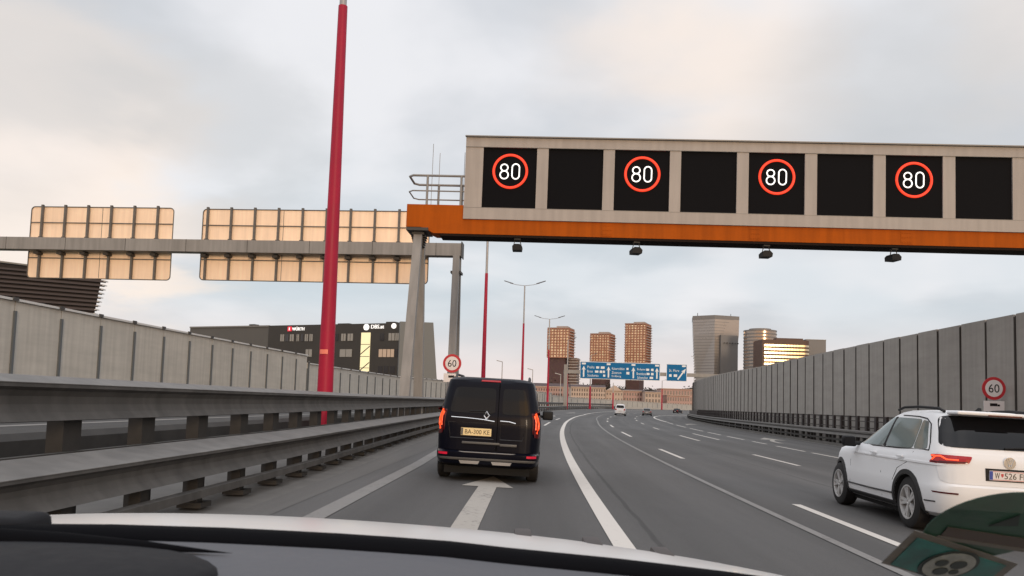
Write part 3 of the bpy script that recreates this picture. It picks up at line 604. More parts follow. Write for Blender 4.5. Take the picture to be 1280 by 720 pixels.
# ------------------------------------------------------------------ buildings left
def quadframe(pa, pb):
    v = pb - pa; return pa, math.atan2(v.y, v.x), math.hypot(v.x, v.y)
pa = at(336, 407, 178); pb = at(545, 403, 160)
org, ang, ln = quadframe(Vector((pa.x, pa.y, 0)), Vector((pb.x, pb.y, 0)))
ob = thing('office_building', 'long dark office block with lit company signs behind the left wall', 'building', (org.x, org.y, 0), (0, 0, ang))
HT = pa.z
LD = ln * .84
MB().prism([(0, 0, -9), (LD, 0, -9), (LD, 0, HT + .1), (0, 0, HT)], (0, 0, 0), (-15, 18, 0)).build('main_block', 'dark_facade', ob)
MB().prism([(-24, .3, -9), (-.02, .3, -9), (-.02, .3, HT - .1), (-24, .3, HT - .1)], (0, 0, 0), (0, 17, 0)).build('side_wing', 'grey_facade', ob)
MB().prism([(LD - .8, -1.2, -9), (ln + 3.0, -1.2, -9), (ln + .1, -1.2, HT - .1), (LD - .8, -1.2, HT + .25)], (0, 0, 0), (-13, 16, 0)).build('sloping_gable', 'pale_gable', ob)
MB().box((-12, .25, HT - .05), (24, .3, .3)).build('parapet', 'greytrim', ob); m_ = MB().box((LD * .5, 4, HT + .3), (.0001 + 3, 2, .5)).box((-7, 3, HT + .25), (1.6, 1.5, .8)).box((LD * .83, 4, HT + .5), (2.2, 1.5, .5)); m_.build('roof_unit', 'dark_facade', ob)
def fx(px): return (px - 336) / (545 - 336) * ln * (1 + .0)      # along the facade
def fz(py, px=440): return 1.4 + (498 - py) * .17
wsrc = {}
def window(x0, x1, y0, y1, m):
    a, b = fx(x0), fx(x1); z0, z1 = fz(y1), fz(y0)
    fr = MB().box(((a + b) / 2, -.03, (z0 + z1) / 2), (b - a, .1, z1 - z0)).build('window', m, ob)
    MB().box(((a + b) / 2, -.09, (z0 + z1) / 2), (.08, .04, z1 - z0)).build('mullion', 'dark_facade', fr)
xs_ = [(353, 358), (360, 364), (366, 371), (375, 378), (381, 384), (386, 390), (392, 396), (420, 429), (433, 438.5), (441, 447.5), (480.5, 485.5), (491, 498), (499, 503)]
for i, (a, b) in enumerate(xs_): window(a, b, 417.5, 426.5, 'winpale' if i % 3 != 1 else 'win')
for a, b, mm in ((388, 396, 'winpale'), (420, 424, 'win'), (432, 447, 'winpale'), (480, 489, 'winwarm'), (490, 498, 'winwarm'), (511, 515, 'winpale'), (499, 504, 'win')): window(a, b, 437, 446.5, mm)
for a, b in ((480, 485), (487, 492), (494, 500), (508, 514)): window(a, b, 457.5, 466, 'win')
st = MB().box(((fx(458) + fx(469)) / 2, -.05, fz(446)), (fx(469) - fx(458), .12, fz(417) - fz(476))).build('stair_window', 'winlight', ob)
m_ = MB()
for z in (431, 446, 460): m_.box(((fx(458) + fx(469)) / 2, -.115, fz(z)), (fx(469) - fx(458), .02, .12))
m_.prism([(fx(458), -.125, fz(444)), (fx(469), -.125, fz(434)), (fx(469), -.125, fz(432.5)), (fx(458), -.125, fz(442.5))], (0, 0, 0), (0, .02, 0)); m_.prism([(fx(458), -.125, fz(464)), (fx(469), -.125, fz(454)), (fx(469), -.125, fz(452.5)), (fx(458), -.125, fz(462.5))], (0, 0, 0), (0, .02, 0))
m_.build('stair_flight', 'dark_facade', st)
text('shop_lettering', 'WÜRTH', 'logo_w', ob, ((fx(369) + fx(385)) / 2, -.15, fz(410.3)), fx(385) - fx(369), .85, .1)
MB().box((fx(365.3), -.1, fz(410.5)), (1.0, .2, 1.0)).build('logo', 'logo_r', ob)
MB().box((fx(365.3), -.22, fz(410.5)), (.2, .04, .6)).build('logo_mark', 'logo_w', ob)
m_ = MB().lathe([(-.25, 0), (-.25, .66), (-.05, .66), (-.05, 0)], 'y', 20)
o = m_.build('round_logo', 'logo_w', ob); o.location = (fx(464), 0, fz(409.8)); m_ = MB().lathe([(-.25, 0), (-.25, .55), (-.05, .55), (-.05, 0)], 'y', 20); o = m_.build('round_logo', 'logo_w', ob); o.location = (fx(497), 0, fz(408.8)); o = copy(o, ob); o.location = (fx(420.5), 0, fz(410)); o.scale = (.5, 1, .8)
text('shop_lettering', 'DBS.at', 'logo_w', ob, (fx(477.6), -.15, fz(409.3)), fx(485.5) - fx(470), .8, .1)
MB().box((ln - 5.2, -1.3, HT - 1.0), (2.2, .12, .9)).build('banner', 'flagred', ob)

# louvred building
pa, pb, pc = at(-6, 327, 120), at(133, 346, 120), at(117, 396, 120)
lv = thing('louvred_building', 'dark brown slatted building with leaning end at far left above the wall', 'building', (pa.x, 120, 0))
W = pb.x - pa.x; zt0, zt1 = pa.z, pb.z + .3
MB().prism([(-25, .6, -9), (W - 4.6, .6, -9), (W - 1.0, .6, zt1 - .2), (-25, .6, zt0 + 3.0)], (0, 0, 0), (-14, 18, 0)).build('core', 'louvre_core', lv)
src = None; NS = 26
for i in range(NS):
    z0 = zt1 - .25 - i * .62; x1 = W - (pb.x - pc.x) * (zt1 - z0) / (pb.z - pc.z)
    tilt = .06 - .05 * i / NS
    MB().prism([(-25, 0, z0 + (x1 + 25) * tilt * 1.0), (x1, 0, z0), (x1 - .1, 0, z0 - .30), (-25, 0, z0 - .30 + (x1 + 25) * tilt)], (0, 0, 0), (0, .55, 0)).build('slat', 'louvre', lv)
    MB().box((x1 + .05, .3, z0 - .12), (.3, .9, .12)).build('slat_end', 'coping', lv)
MB().prism([(-25, -.1, zt0 + 2.6), (W + .1, -.1, zt1 + .1), (W + .1, -.1, zt1 - .1), (-25, -.1, zt0 + 2.3)], (0, 0, 0), (0, .5, 0)).build('roof_edge', 'greytrim', lv)

# ------------------------------------------------------------------ far towers
def pier_tower(label, x0, x1, yt, ysplit, ybase, D, theta, frac, bx0, bx1, wing=False):
    A = at(x0, yt, D); B = at(x1, yt, D); w = B.x - A.x; top = (A.z + B.z) / 2; zs = at(x0, ysplit, D).z
    th = math.atan((1 - frac) / frac); a = w * frac / math.cos(th)
    cx = (A.x + B.x) / 2
    t = thing('tower_block', label, 'tower', (cx, D, 0), (0, 0, -th), 'terracotta towers beyond the bend')
    MB().box((0, 0, (top + zs) / 2 - .5), (a * .94, a * .94, top - zs - 1)).build('glazed_core', 'sunglass', t)
    bw = (at(bx1, yt, D).x - at(bx0, yt, D).x); bc = (at(bx0, yt, D).x + at(bx1, yt, D).x) / 2 - cx
    MB().box((bc, 0, (zs - 9) / 2), (bw / (math.cos(th) + math.sin(th)), a * .86, zs + 9)).build('base', 'darkbrick', t)
    n = int(round((top - zs) / 3.1)); st = (top - zs) / n
    src = MB().box((0, 0, 0), (a, a, .95)).build('floor_slab', 'brick', t)
    for i in range(n + 1):
        o = src if i == 0 else copy(src, t); o.location = (0, 0, zs + i * st + random.uniform(-.1, .1)); o.scale = (random.uniform(.985, 1.03), random.uniform(.985, 1.03), 1)
    src = MB().box((0, 0, 0), (1.15, .5, top - zs - .6)).build('pier', 'brick', t); c = 0
    for i in range(8):
        for f in range(2):
            o = src if c == 0 else copy(src, t); c += 1; p = -a / 2 + .8 + i * (a - 1.6) / 7 + random.uniform(-.4, .4)
            o.location = (p, -a / 2 + .12, (top + zs) / 2) if f == 0 else (a / 2 - .12, p, (top + zs) / 2); o.rotation_euler = (0, 0, 0 if f == 0 else R(90))
    src = MB().box((0, 0, 0), (a * .5, 1.9, .55)).build('balcony', 'tslab', t); c = 0
    for i in range(n):
        for f in range(3):
            o = src if c == 0 else copy(src, t); c += 1
            if f < 2: o.location = (a / 2 + .7, (-a * .22, a * .24)[f] + random.uniform(-1, 1), zs + i * st + .3); o.rotation_euler = (0, 0, R(90))
            else: o.location = (random.choice((-a * .46, -a * .46, a * .46)), -a / 2 + .1, zs + i * st + .3); o.scale.x = .12
    MB().box((0, 0, top + .9), (a * 1.0, a * 1.0, .7)).box((a * .1, 0, top + 2.2), (a * .5, a * .5, 2.2)).build('crown', 'slab', t)
    if wing:
        MB().box((a * .62, a * .1, (zs - 9) / 2), (a * .34, a * .6, zs + 9)).build('side_wing', 'tglass', t)
        src = MB().box((0, 0, 0), (a * .42, a * .66, .6)).build('wing_slab', 'tslab', t)
        for i in range(20):
            o = src if i == 0 else copy(src, t); o.location = (a * .63, a * .1, zs - 1.5 - 3.1 * i)
    src = MB().box((0, 0, 0), (1.0, .2, 1.5)).build('base_window', 'tglass', t)
    for i in range(30):
        o = src if i == 0 else copy(src, t); o.location = (bc + random.uniform(-.38, .38) * bw * .75, -a * .43 - .06, zs - 4 - 3.1 * random.randint(0, 9))
    return t
pier_tower('leftmost terracotta tower, standing clear of the blue signs on a dark base', 684, 719, 412, 447, 486, 900, 0, .76, 687, 713, True)
pier_tower('middle and lowest terracotta tower, rising behind the long blue sign', 737, 770, 419, 455, 486, 930, 0, .72, 741, 764)
pier_tower('tallest terracotta tower, right of the middle one behind the long blue sign', 780, 815.5, 406.5, 457, 486, 950, 0, .70, 783, 806)
D = 900
def ringz(pts, z): return [Vector((x, y, z)) for x, y in pts]
a = at(869.5, 393.5, D); b = at(926, 394.5, D); m = at(893, 390.5, D)
tw = thing('tower_block', 'tapering grey glass tower with a warm lit right face', 'tower', (a.x, D, 0))
W = b.x - a.x; mx = m.x - a.x; zt = a.z
def fp(k0, k1, dy=0): return [(k0, 14), (mx, -2 + dy), (W + k1, 6), (W + k1 - 4, 40), (k0 + 6, 44)]
MB().ring([ringz(fp(5.5, -7), -9), ringz(fp(4.5, -4.5), 35), ringz(fp(.8, -.4), zt * .8), ringz(fp(0, 0), zt)]).build('glass_shaft', 'skin', tw)
m_ = MB()
for i in range(32):
    z = 4 + i * 3.3; k0 = 5.0 - 5.0 * min(1, z / zt); k1 = -6 + 6 * min(1, z / zt)
    p = fp(k0 - .12, k1 + .12, -.12); m_.ring([ringz(p, z), ringz(p, z + .55)])
m_.build('floor_band', 'greyblock', tw)
p = fp(-.1, .1, -.1); MB().ring([ringz(p, zt - 4), ringz(p, zt + .2)]).build('crown', 'greyblock', tw)
fz_ = at(905, 419, D).z; f0 = at(900, 419, D).x - a.x
MB().prism([(f0, -4.5, fz_), (W - 2.2, 2.5, fz_), (W - 2.2, 8, fz_), (f0, 4, fz_)], (0, 0, 0), (0, 0, -fz_ - 9)).build('front_volume', 'greyblock', tw)
m_ = MB()
for i in range(6): m_.box((f0 + 4 + i * 3.3, -4.4 + i * 1.02, fz_ - 9), (1.6, .5, 1.0 + .5 * (i % 2)))
m_.build('lettering_band', 'gdark', tw)
for x in (6, W - 7):
    MB().tube([(x, 16, zt), (x, 16, zt + 4)], .35, 6).build('roof_mast', 'gdark', tw)
D = 850; a = at(936, 411, D); b = at(977, 411, D); rr = (b.x - a.x) / 2; zt = a.z
cy_ = thing('tower_block', 'round grey tower with a narrow golden glint behind the golden office block', 'tower', ((a.x + b.x) / 2, D + rr, 0))
MB().lathe([(-9, rr - .4), (zt, rr - .4)], 'z', 64).build('glass_shaft', 'skin2', cy_, smooth=40)
src = MB().lathe([(0, rr), (1.3, rr)], 'z', 64)  .build('floor_band', 'greyblock', cy_, smooth=40)
for i in range(24):
    o = src if i == 0 else copy(src, cy_); o.location.z = zt - 1.4 - 3.6 * i
MB().lathe([(zt, rr * .66), (zt + 1.8, rr * .66)], 'z', 40).build('crown', 'greyblock', cy_, smooth=40)
D = 800; a = at(953, 426, D); b = at(1014, 424, D); zt = (a.z + b.z) / 2; c = at(1008, 424.5, D + 25); e = at(1032.5, 425, D + 25)
gb = thing('office_building', 'brown office block with golden mirrored window bands', 'building', (a.x, D, 0)); W = b.x - a.x
def plan(o): 
    q = [(-o, 30), (-o, -o)]; rr_ = 7
    q += [(W - rr_ + (rr_ + o) * math.sin(R(w)), rr_ - (rr_ + o) * math.cos(R(w))) for w in range(0, 91, 15)]
    return q + [(W + o, 30)]
MB().ring([ringz(plan(0), -9), ringz(plan(0), zt)]).build('spandrel_body', 'spandrel', gb)
src = None
for i in range(8):
    z = zt - 4.8 - i * 3.75
    q = [p for p in plan(.15)]; q[0] = (2.0, 29); q[1] = (2.0, -.15)
    o = MB().ring([ringz(q, z - 1.9), ringz(q, z)]).build('window_band', 'goldglass', gb, smooth=30)
    m_ = MB()
    for x in range(4, int(W) - 8, 3): m_.box((x, -.2, z - .95), (.18, .12, 1.9))
    m_.build('mullion', 'spandrel', o)
MB().box((W * .58, 8, zt + 1.1), (W * .55, 10, 2.0)).build('roof_level', 'spandrel', gb)
gk = thing('office_building', 'plain grey block at the right end of the golden office block', 'building', (c.x, D + 25, 0))
MB().box(((e.x - c.x) / 2, 12, (c.z - 9) / 2), (e.x - c.x, 24, c.z + 9)).build('block', 'greyblock', gk); MB().box(((e.x - c.x) / 2, 12, c.z + .2), (e.x - c.x + .4, 24.4, .5)).build('parapet', 'greytrim', gk)

# ------------------------------------------------------------------ pink houses under the towers
def house(label, x0, x1, yt, D, m, cols, rows, roofh=0, ww=.5, hh=.6, rowh=3.3, gable=False):
    a = at(x0, yt, D); b = at(x1, yt, D); w = b.x - a.x; zt = (a.z + b.z) / 2
    t = thing('town_house', label, 'building', (a.x, D, 0), (0, 0, math.atan2(0, 1)), 'old buildings beyond the bend')
    MB().box((w / 2, 7, (zt - 9) / 2), (w, 14, zt + 9)).build('wall', m, t)
    MB().box((w / 2, 6.8, zt + .12), (w + .5, 14.6, .35)).build('cornice', 'cream', t)
    if roofh:
        MB().prism([(-.2, -.3, zt + .3), (-.2, 14.3, zt + .3), (-.2, 9, zt + roofh), (-.2, 5, zt + roofh)], (0, 0, 0), (w + .4, 0, 0)).build('roof', 'roof', t)
    if gable: MB().prism([(w * .1, -.4, zt + .3), (w * .9, -.4, zt + .3), (w * .5, -.4, zt + gable)], (0, 0, 0), (0, 6, 0)).build('gable', 'cream', t)
    src = None; pw = w / cols
    for r_ in range(rows):
        for c in range(cols):
            if src is None: src = MB().box((0, -.02, 0), (pw * ww, .12, rowh * hh)).build('window', 'pinkwin', t); o = src
            else: o = copy(src, t)
            o.location = (pw * (c + .5), 0, zt - rowh * .62 - r_ * rowh)
house('long pink house with small dark windows behind the first lamp masts', 660, 713, 483.5, 470, 'pink', 17, 4, 2.2, .42, .5, 2.7)
house('cream house with a dense regular grid of windows', 714, 757, 484.5, 430, 'cream', 14, 6, 1.6, .48, .62, 2.3)
house('pale house with a low gable, right of the cream gridded one', 757.5, 779, 488.5, 440, 'cream', 6, 3, 0, .35, .4, 2.9, 3.0)
house('low pinkish house below the tallest tower', 779.5, 806, 489, 450, 'pink', 8, 3, 1.0, .5, .5, 2.8)
house('low cream house with broad openings beside the pink palace', 806.5, 826, 490.5, 440, 'cream', 5, 3, .8, .6, .6, 2.8)
house('tall pink building with arched upper windows next to the right wall', 826, 873, 486.5, 480, 'pink', 13, 4, 0, .45, .62, 3.6)
house('small pink annex in front of the tall pink building', 834, 862, 494.5, 440, 'pink', 9, 2, 0, .5, .6, 3.2)
def tree(label, x, yt, D, w, h):
    p = at(x, yt, D); t = thing('tree', label, 'tree', (p.x, D, -9), group='dark trees between the old houses'); top = p.z + 9
    MB().tube([(0, 0, 0), (0, 0, top * .7)], .4, 7, .12).build('trunk', 'trunk', t); rg = random.Random(x)
    m_ = MB()
    for i in range(420):
        u, v = rg.uniform(0, 6.28), rg.gauss(0, .42); q = Vector((math.cos(u) * w * rg.random() ** .5 * .5, math.sin(u) * w * .5 * rg.random(), top - h * .5 + v * h * .5))
        rm = Matrix.Rotation(rg.uniform(0, 6), 3, (rg.random(), rg.random(), 1)); m_.add([q + rm @ Vector(c) * .42 for c in ((-1, 0, -.6), (1, 0, -.6), (1.1, .3, .7), (-.8, -.3, .7))], [(0, 1, 2, 3)])
    m_.build('crown', 'leaf', t, normals=False)
for lab, x, yt, w, h in (('dark bare tree left of the left tower foot', 672, 480, 9, 5), ('dark tree at the left tower foot', 692, 478.5, 10, 5), ('dark broad tree behind the cream gridded house', 735, 480, 14, 6), ('dark tree under the long blue sign middle', 752, 479.5, 13, 6), ('dark tree behind the pale gabled house', 772, 482, 12, 6), ('dark tree at the foot of the tallest tower', 812, 485, 10, 5), ('small dark tree above the tall pink building', 861, 484, 8, 5)):
    tree(lab, x, yt, 520, w, h)

# ------------------------------------------------------------------ vehicles
def rbox(c, size, bev, seg=2):
    bm = bmesh.new(); bmesh.ops.create_cube(bm, size=1)
    for v in bm.verts: v.co = Vector((v.co.x * size[0], v.co.y * size[1], v.co.z * size[2])) + Vector(c)
    bmesh.ops.bevel(bm, geom=list(bm.edges), offset=bev, segments=seg, affect='EDGES', profile=.6)
    mb = MB(); mb.v = [v.co.copy() for v in bm.verts]; bm.verts.index_update(); mb.f = [[v.index for v in f.verts] for f in bm.faces]; bm.free(); return mb
class Shell:
    """car body as stacked outlines: rows of z, half width, rear y, front y [, z change at front]"""
    def __init__(s, rows, nr=9., nf=4.): s.rows = [tuple(r_) + ((0.,) if len(r_) == 4 else ()) for r_ in rows]; s.nr, s.nf = nr, nf
    def fx(s, fy): n = s.nr if fy < 0 else s.nf; return max(0., 1 - min(1, abs(fy)) ** n) ** (1 / n)
    def unit(s):
        q = []
        for n, sg in ((s.nr, -1), (s.nf, 1)):
            a = [(x, sg * (1 - x ** n) ** (1 / n)) for x in (0, .15, .3, .45, .6, .72, .82, .89, .94, .97)]
            last = a[-1]; b = [(s.fx(sg * y), sg * y) for y in (.99, .97, .94, .9, .85, .78, .7, .6, .5, .4, .3, .2, .1)]
            b = [p for p in b if p[0] > last[0] and abs(p[1]) < abs(last[1])]
            q.append(a + b)
        r_ = q[0] + [(1, 0)] + q[1][::-1]
        return r_ + [(-x, y) for x, y in r_[-2:0:-1]]
    def pt(s, row, ux, uy):
        z, w, yr, yf, dz = row; yc, l = (yr + yf) / 2, (yf - yr) / 2
        return Vector((w * ux, yc + l * uy, z + dz * max(0, uy) ** 3))
    def mesh(s):
        u = s.unit(); m_ = MB(); m_.ring([[s.pt(r_, *p) for p in u] for r_ in s.rows]); m_.f = [t for f in m_.f for t in ([f] if len(f) != 4 else [[f[0], f[1], f[2]], [f[0], f[2], f[3]]])]; return m_
    def tree(s):
        if not hasattr(s, '_t'):
            from mathutils.bvhtree import BVHTree
            m_ = s.mesh(); tri = []
            for f in m_.f:
                for q in range(1, len(f) - 1): tri.append((f[0], f[q], f[q + 1]))
            s._t = BVHTree.FromPolygons(m_.v, tri)
        return s._t
    def side_x(s, y, z):
        h = s.tree().ray_cast(Vector((3, y, z)), Vector((-1, 0, 0)))[0]
        return h.x if h else .5
    def end_y(s, x, z, front=False):
        h = s.tree().ray_cast(Vector((x, 9 if front else -5, z)), Vector((0, -1 if front else 1, 0)))[0]
        return h.y if h else s.rows[4][3 if front else 2]
    def patch(s, quad, where, off=.004, nx=10, ny=6, sq=0, depth=.03):
        nx *= 3; ny *= 2; off += .003
        """quad: 4 corners (bottom a, bottom b, top b, top a) as (x,z) on an end or (y,z) on a side"""
        m_ = MB(); g = []; bk = []
        for j in range(ny + 1):
            for i in range(nx + 1):
                a, b = 2 * i / nx - 1, 2 * j / ny - 1
                if sq and (a or b): kq = max(abs(a), abs(b)) / (abs(a) ** sq + abs(b) ** sq) ** (1 / sq); a *= kq; b *= kq
                a, b = (a + 1) / 2, (b + 1) / 2
                p = [(quad[0][q] * (1 - a) + quad[1][q] * a) * (1 - b) + (quad[3][q] * (1 - a) + quad[2][q] * a) * b for q in (0, 1)]
                if where in ('rear', 'front'):
                    f = where == 'front'; sg = 1 if f else -1; y = s.end_y(p[0], p[1], f); g.append(Vector((p[0], y + sg * off, p[1]))); bk.append(Vector((p[0], y + sg * (off - depth), p[1])))
                else:
                    x = s.side_x(*p); g.append(Vector((where * (x + off), p[0], p[1]))); bk.append(Vector((where * (x + off - depth), p[0], p[1])))
        id_ = lambda i, j: j * (nx + 1) + i
        fs = [(id_(i, j), id_(i + 1, j), id_(i + 1, j + 1), id_(i, j + 1)) for j in range(ny) for i in range(nx)]
        N_ = len(g); rim = [id_(i, 0) for i in range(nx)] + [id_(nx, j) for j in range(ny)] + [id_(i, ny) for i in range(nx, 0, -1)] + [id_(0, j) for j in range(ny, 0, -1)]
        fs += [(rim[q], rim[(q + 1) % len(rim)], rim[(q + 1) % len(rim)] + N_, rim[q] + N_) for q in range(len(rim))]
        fs += [tuple(v + N_ for v in f)[::-1] for f in fs[:nx * ny]]
        return m_.add(g + bk, fs)
    def on_side(s, pts, sgn, off=.003): return [Vector((sgn * (s.side_x(y, z) + off), y, z)) for y, z in pts]
    def on_rear(s, pts, off=.003): return [Vector((x, s.end_y(x, z) - off, z)) for x, z in pts]
def make_body(shell, mname, parent, axles, r_arch, zc):
    o = shell.mesh().build('body', mname, parent)
    cut = MB()
    for ya in axles:
        for sg in (-1, 1): 
            k_ = MB().lathe([(sg * .52, r_arch), (sg * 1.3, r_arch)], 'x', 40); cut.add([p + Vector((0, ya, zc)) for p in k_.v], k_.f)
    c = cut.build('cutter', 'well', parent)
    o.data.materials.append(M['well'])
    md = o.modifiers.new('arch', 'BOOLEAN'); md.object = c; md.operation = 'DIFFERENCE'; md.solver = 'EXACT'
    md.material_mode = 'TRANSFER'
    bpy.context.view_layer.update(); dg = bpy.context.evaluated_depsgraph_get(); me = bpy.data.meshes.new_from_object(o.evaluated_get(dg))
    o.modifiers.clear(); o.data = me; bpy.data.objects.remove(c); me.name = 'body'
    me.polygons.foreach_set('use_smooth', [True] * len(me.polygons)); me.set_sharp_from_angle(angle=R(32))
    return o
def wheel(parent, x, y, r_, w, side, spokes=5, detail=True):
    tyre = MB().lathe([(-w / 2, r_ * .66), (-w / 2 * .98, r_ * .90), (-w / 2 * .8, r_ * .985), (-w * .2, r_), (w * .2, r_), (w / 2 * .8, r_ * .985), (w / 2 * .98, r_ * .90), (w / 2, r_ * .66)], 'x', 40, False)
    o = tyre.build('wheel', 'rubber', parent, smooth=35); o.location = (x, y, r_)
    rim = MB(); f = side * w / 2
    rim.lathe([(f * .2, r_ * .60), (f * .99, r_ * .655), (f * 1.03, r_ * .665), (f * 1.03, r_ * .61), (f * .3, r_ * .57)], 'x', 40, False)
    if detail:
        rim.lathe([(f * .7, 0), (f * .95, r_ * .05), (f * .95, r_ * .12), (f * .5, r_ * .14)], 'x', 20)
        for i in range(spokes):
            for dl in (-.16, .16):
                a = 2 * math.pi * i / spokes + dl; ca, sa = math.cos(a), math.sin(a); ip = Vector((f * .86, r_ * .1 * ca, r_ * .1 * sa)); op = Vector((f * .97, r_ * .615 * math.cos(a * 1), r_ * .615 * math.sin(a * 1)))
                dr = (op - ip).normalized(); tn = Vector((0, -sa, ca)) * r_ * .055; bk = Vector((-side * .03, 0, 0))
                rim.ring([[ip + tn, ip - tn, ip - tn + bk, ip + tn + bk], [op + tn, op - tn, op - tn + bk, op + tn + bk]])
    rim.build('rim', 'rim', o, smooth=35)
    MB().lathe([(f * .15, 0), (f * .15, r_ * .585), (f * .1, r_ * .585), (f * .1, 0)], 'x', 24).build('brake_disc', 'well', o)
    return o
TILT = math.atan(CF)
# ---- dark van ahead
V = Shell([(.26, .84, -.66, 3.60), (.31, .90, -.76, 3.66), (.40, .925, -.80, 3.70), (.50, .93, -.80, 3.70), (.535, .918, -.735, 3.70), (.80, .928, -.735, 3.68), (1.00, .925, -.735, 3.62, -.04), (1.14, .912, -.725, 3.40, -.05), (1.20, .895, -.71, 2.75), (1.45, .845, -.665, 2.2), (1.68, .795, -.615, 1.72), (1.765, .765, -.590, 1.58), (1.805, .70, -.545, 1.45), (1.826, .55, -.45, 1.3), (1.832, .2, -.2, 1.0)], nr=10, nf=4)
vd = 14.75
van = thing('van', 'black panel sided van with yellow plate driving directly ahead', 'van', RP(-.745, vd), (0, TILT, -hd(vd) + .004))
make_body(V, 'vanpaint', van, (0, 2.72), .37, .33)
for sg in (-1, 1):
    for ya in (0, 2.72): wheel(van, sg * .80, ya, .325, .215, sg)
XS = .155
dl = V.patch([(-.80, .545), (XS - .006, .545), (XS - .006, 1.735), (-.70, 1.735)], 'rear', .010, 16, 14, 14).build('rear_door', 'vanpaint', van, smooth=30)
dr = V.patch([(XS + .006, .545), (.80, .545), (.70, 1.735), (XS + .006, 1.735)], 'rear', .010, 12, 14, 14).build('rear_door', 'vanpaint', van, smooth=30)
V.patch([(-.70, 1.19), (.10, 1.19), (.10, 1.64), (-.61, 1.64)], 'rear', .016, 12, 8, 9).build('window', 'glass', dl, smooth=30)
V.patch([(.225, 1.19), (.70, 1.19), (.61, 1.64), (.225, 1.64)], 'rear', .016, 12, 8, 9).build('window', 'glass', dr, smooth=30)
for q, m_, pr in (([(-.66, .75), (.10, .75), (.10, 1.02), (-.70, 1.02)], 'plastic', dl), ([(.21, .75), (.60, .75), (.66, 1.02), (.21, 1.02)], 'plastic', dr)):
    V.patch(q, 'rear', .013, 8, 4, 8).build('recess_panel', 'vanpaint', pr, smooth=30); MB().tube(V.on_rear(q + [q[0]], .020), .006, 5).build('recess_edge', 'midtrim2', pr)
MB().tube(V.on_rear([(-.66, 1.105), (-.4, 1.10), (-.1, 1.085), (.10, 1.06)], .016), .010, 6).build('trim_strip', 'chrome', dl); MB().tube(V.on_rear([(.20, 1.075), (.36, 1.07), (.47, 1.045)], .016), .010, 6).build('trim_strip', 'chrome', dr)
rbox((-.12, V.end_y(-.1, .66) - .02, .675), (.66, .03, .04), .012).build('handle_bar', 'midtrim', dl, smooth=40); rbox((.36, V.end_y(.3, .66) - .02, .66), (.30, .03, .045), .012).build('handle_bar', 'midtrim', dr, smooth=40)
MB().tube(V.on_rear([(XS, .55), (XS, .9), (XS, 1.2), (XS, 1.5), (XS, 1.73)], .012), .007, 6).build('door_seam', 'seam', van)
# diamond emblem
y = V.end_y(0, 1.15) - .02; m_ = MB(); c = Vector((-.045, y, 1.155))
o4 = [Vector((0, 0, .085)), Vector((.062, 0, 0)), Vector((0, 0, -.085)), Vector((-.062, 0, 0))]
m_.ring([[c + p + Vector((0, yy, 0)) for yy, kk in ((0, 1), (-.012, .8), (0, .52), (0.01, .8)) for p in [q_ * kk]] for q_ in o4 + [o4[0]]], cap=False); m_.build('emblem', 'chrome', dl)
yp = V.end_y(-.2, .85) - .022
pl_ = MB().box((-.21, yp, .865), (.53, .012, .13)).build('number_plate', 'plate_y', dl); text('plate_lettering', 'BA-300 KE', 'platedark', pl_, (-.19, yp - .007, .865), .43, .075, .002); MB().box((-.455, yp - .007, .865), (.035, .003, .12)).build('plate_band', 'stickgrey', pl_)
for sg in (-1, 1):
    lg_ = V.patch([(sg * .80, .82), (sg * .905, .80), (sg * .893, 1.26), (sg * .80, 1.28)], 'rear', .018, 8, 8, 8).build('tail_light', 'tail_dark', van, smooth=30)
    V.patch([(-.70, .86), (-.55, .90), (-.52, 1.18), (-.68, 1.25)], sg, .008, 6, 8, 7).build('side_lens', 'tail_dark', lg_, smooth=30)
    pts = [(sg * .845, .89), (sg * .868, .97), (sg * .868, 1.06), (sg * .845, 1.15), (sg * .81, 1.235)]
    MB().tube(V.on_rear(pts, .022), .021, 8).build('light_strip', 'tail_on', lg_, smooth=60)
    MB().tube([Vector((sg * (V.side_x(yy, zz) + .012), yy, zz)) for yy, zz in ((-.665, .95), (-.655, 1.08), (-.655, 1.2))], .018, 8).build('light_strip', 'tail_on', lg_, smooth=60)
    V.patch([(sg * .69, .455), (sg * .86, .455), (sg * .86, .495), (sg * .69, .495)], 'rear', .006, 4, 2).build('reflector', 'refl', van)
    MB().tube(V.on_rear([(sg * .75, .545), (sg * .74, .65)], .0), .004, 5).build('seam', 'seam', van)
    rl_ = MB().tube([(sg * .66, -.22, 1.80), (sg * .665, -.12, 1.865), (sg * .665, 1.2, 1.88), (sg * .66, 1.32, 1.81)], .022, 8).build('roof_rail', 'plastic', van, smooth=50)
    V.patch([(.0, 1.20), (1.1, 1.20), (1.05, 1.62), (.0, 1.62)], sg, .004, 10, 5, 10).build('side_window', 'glass', van, smooth=30)
    V.patch([(1.2, 1.20), (2.35, 1.20), (1.75, 1.62), (1.15, 1.62)], sg, .004, 10, 5, 12).build('side_window', 'glass', van, smooth=30)
    mr = rbox((sg * 1.07, 2.08, 1.18), (.22, .12, .19), .04, 3).build('wing_mirror', 'black', van, smooth=40); MB().tube([(sg * .88, 2.12, 1.16), (sg * 1.0, 2.1, 1.15)], .03, 6).build('mirror_arm', 'black', mr)
V.patch([(-.84, .375), (.84, .375), (.86, .415), (-.86, .415)], 'rear', .012, 16, 3, 20).build('bumper_strip', 'midtrim', van, smooth=30)
for x in (-.30, .26): V.patch([(x - .15, .31), (x + .15, .31), (x + .18, .365), (x - .18, .365)], 'rear', .016, 8, 2).build('skid_plate', 'rim', van)
MB().tube(V.on_rear([(-.86, .505), (-.4, .51), (.4, .51), (.86, .505)], .006), .012, 6).build('bumper_lip', 'greytrim', van)
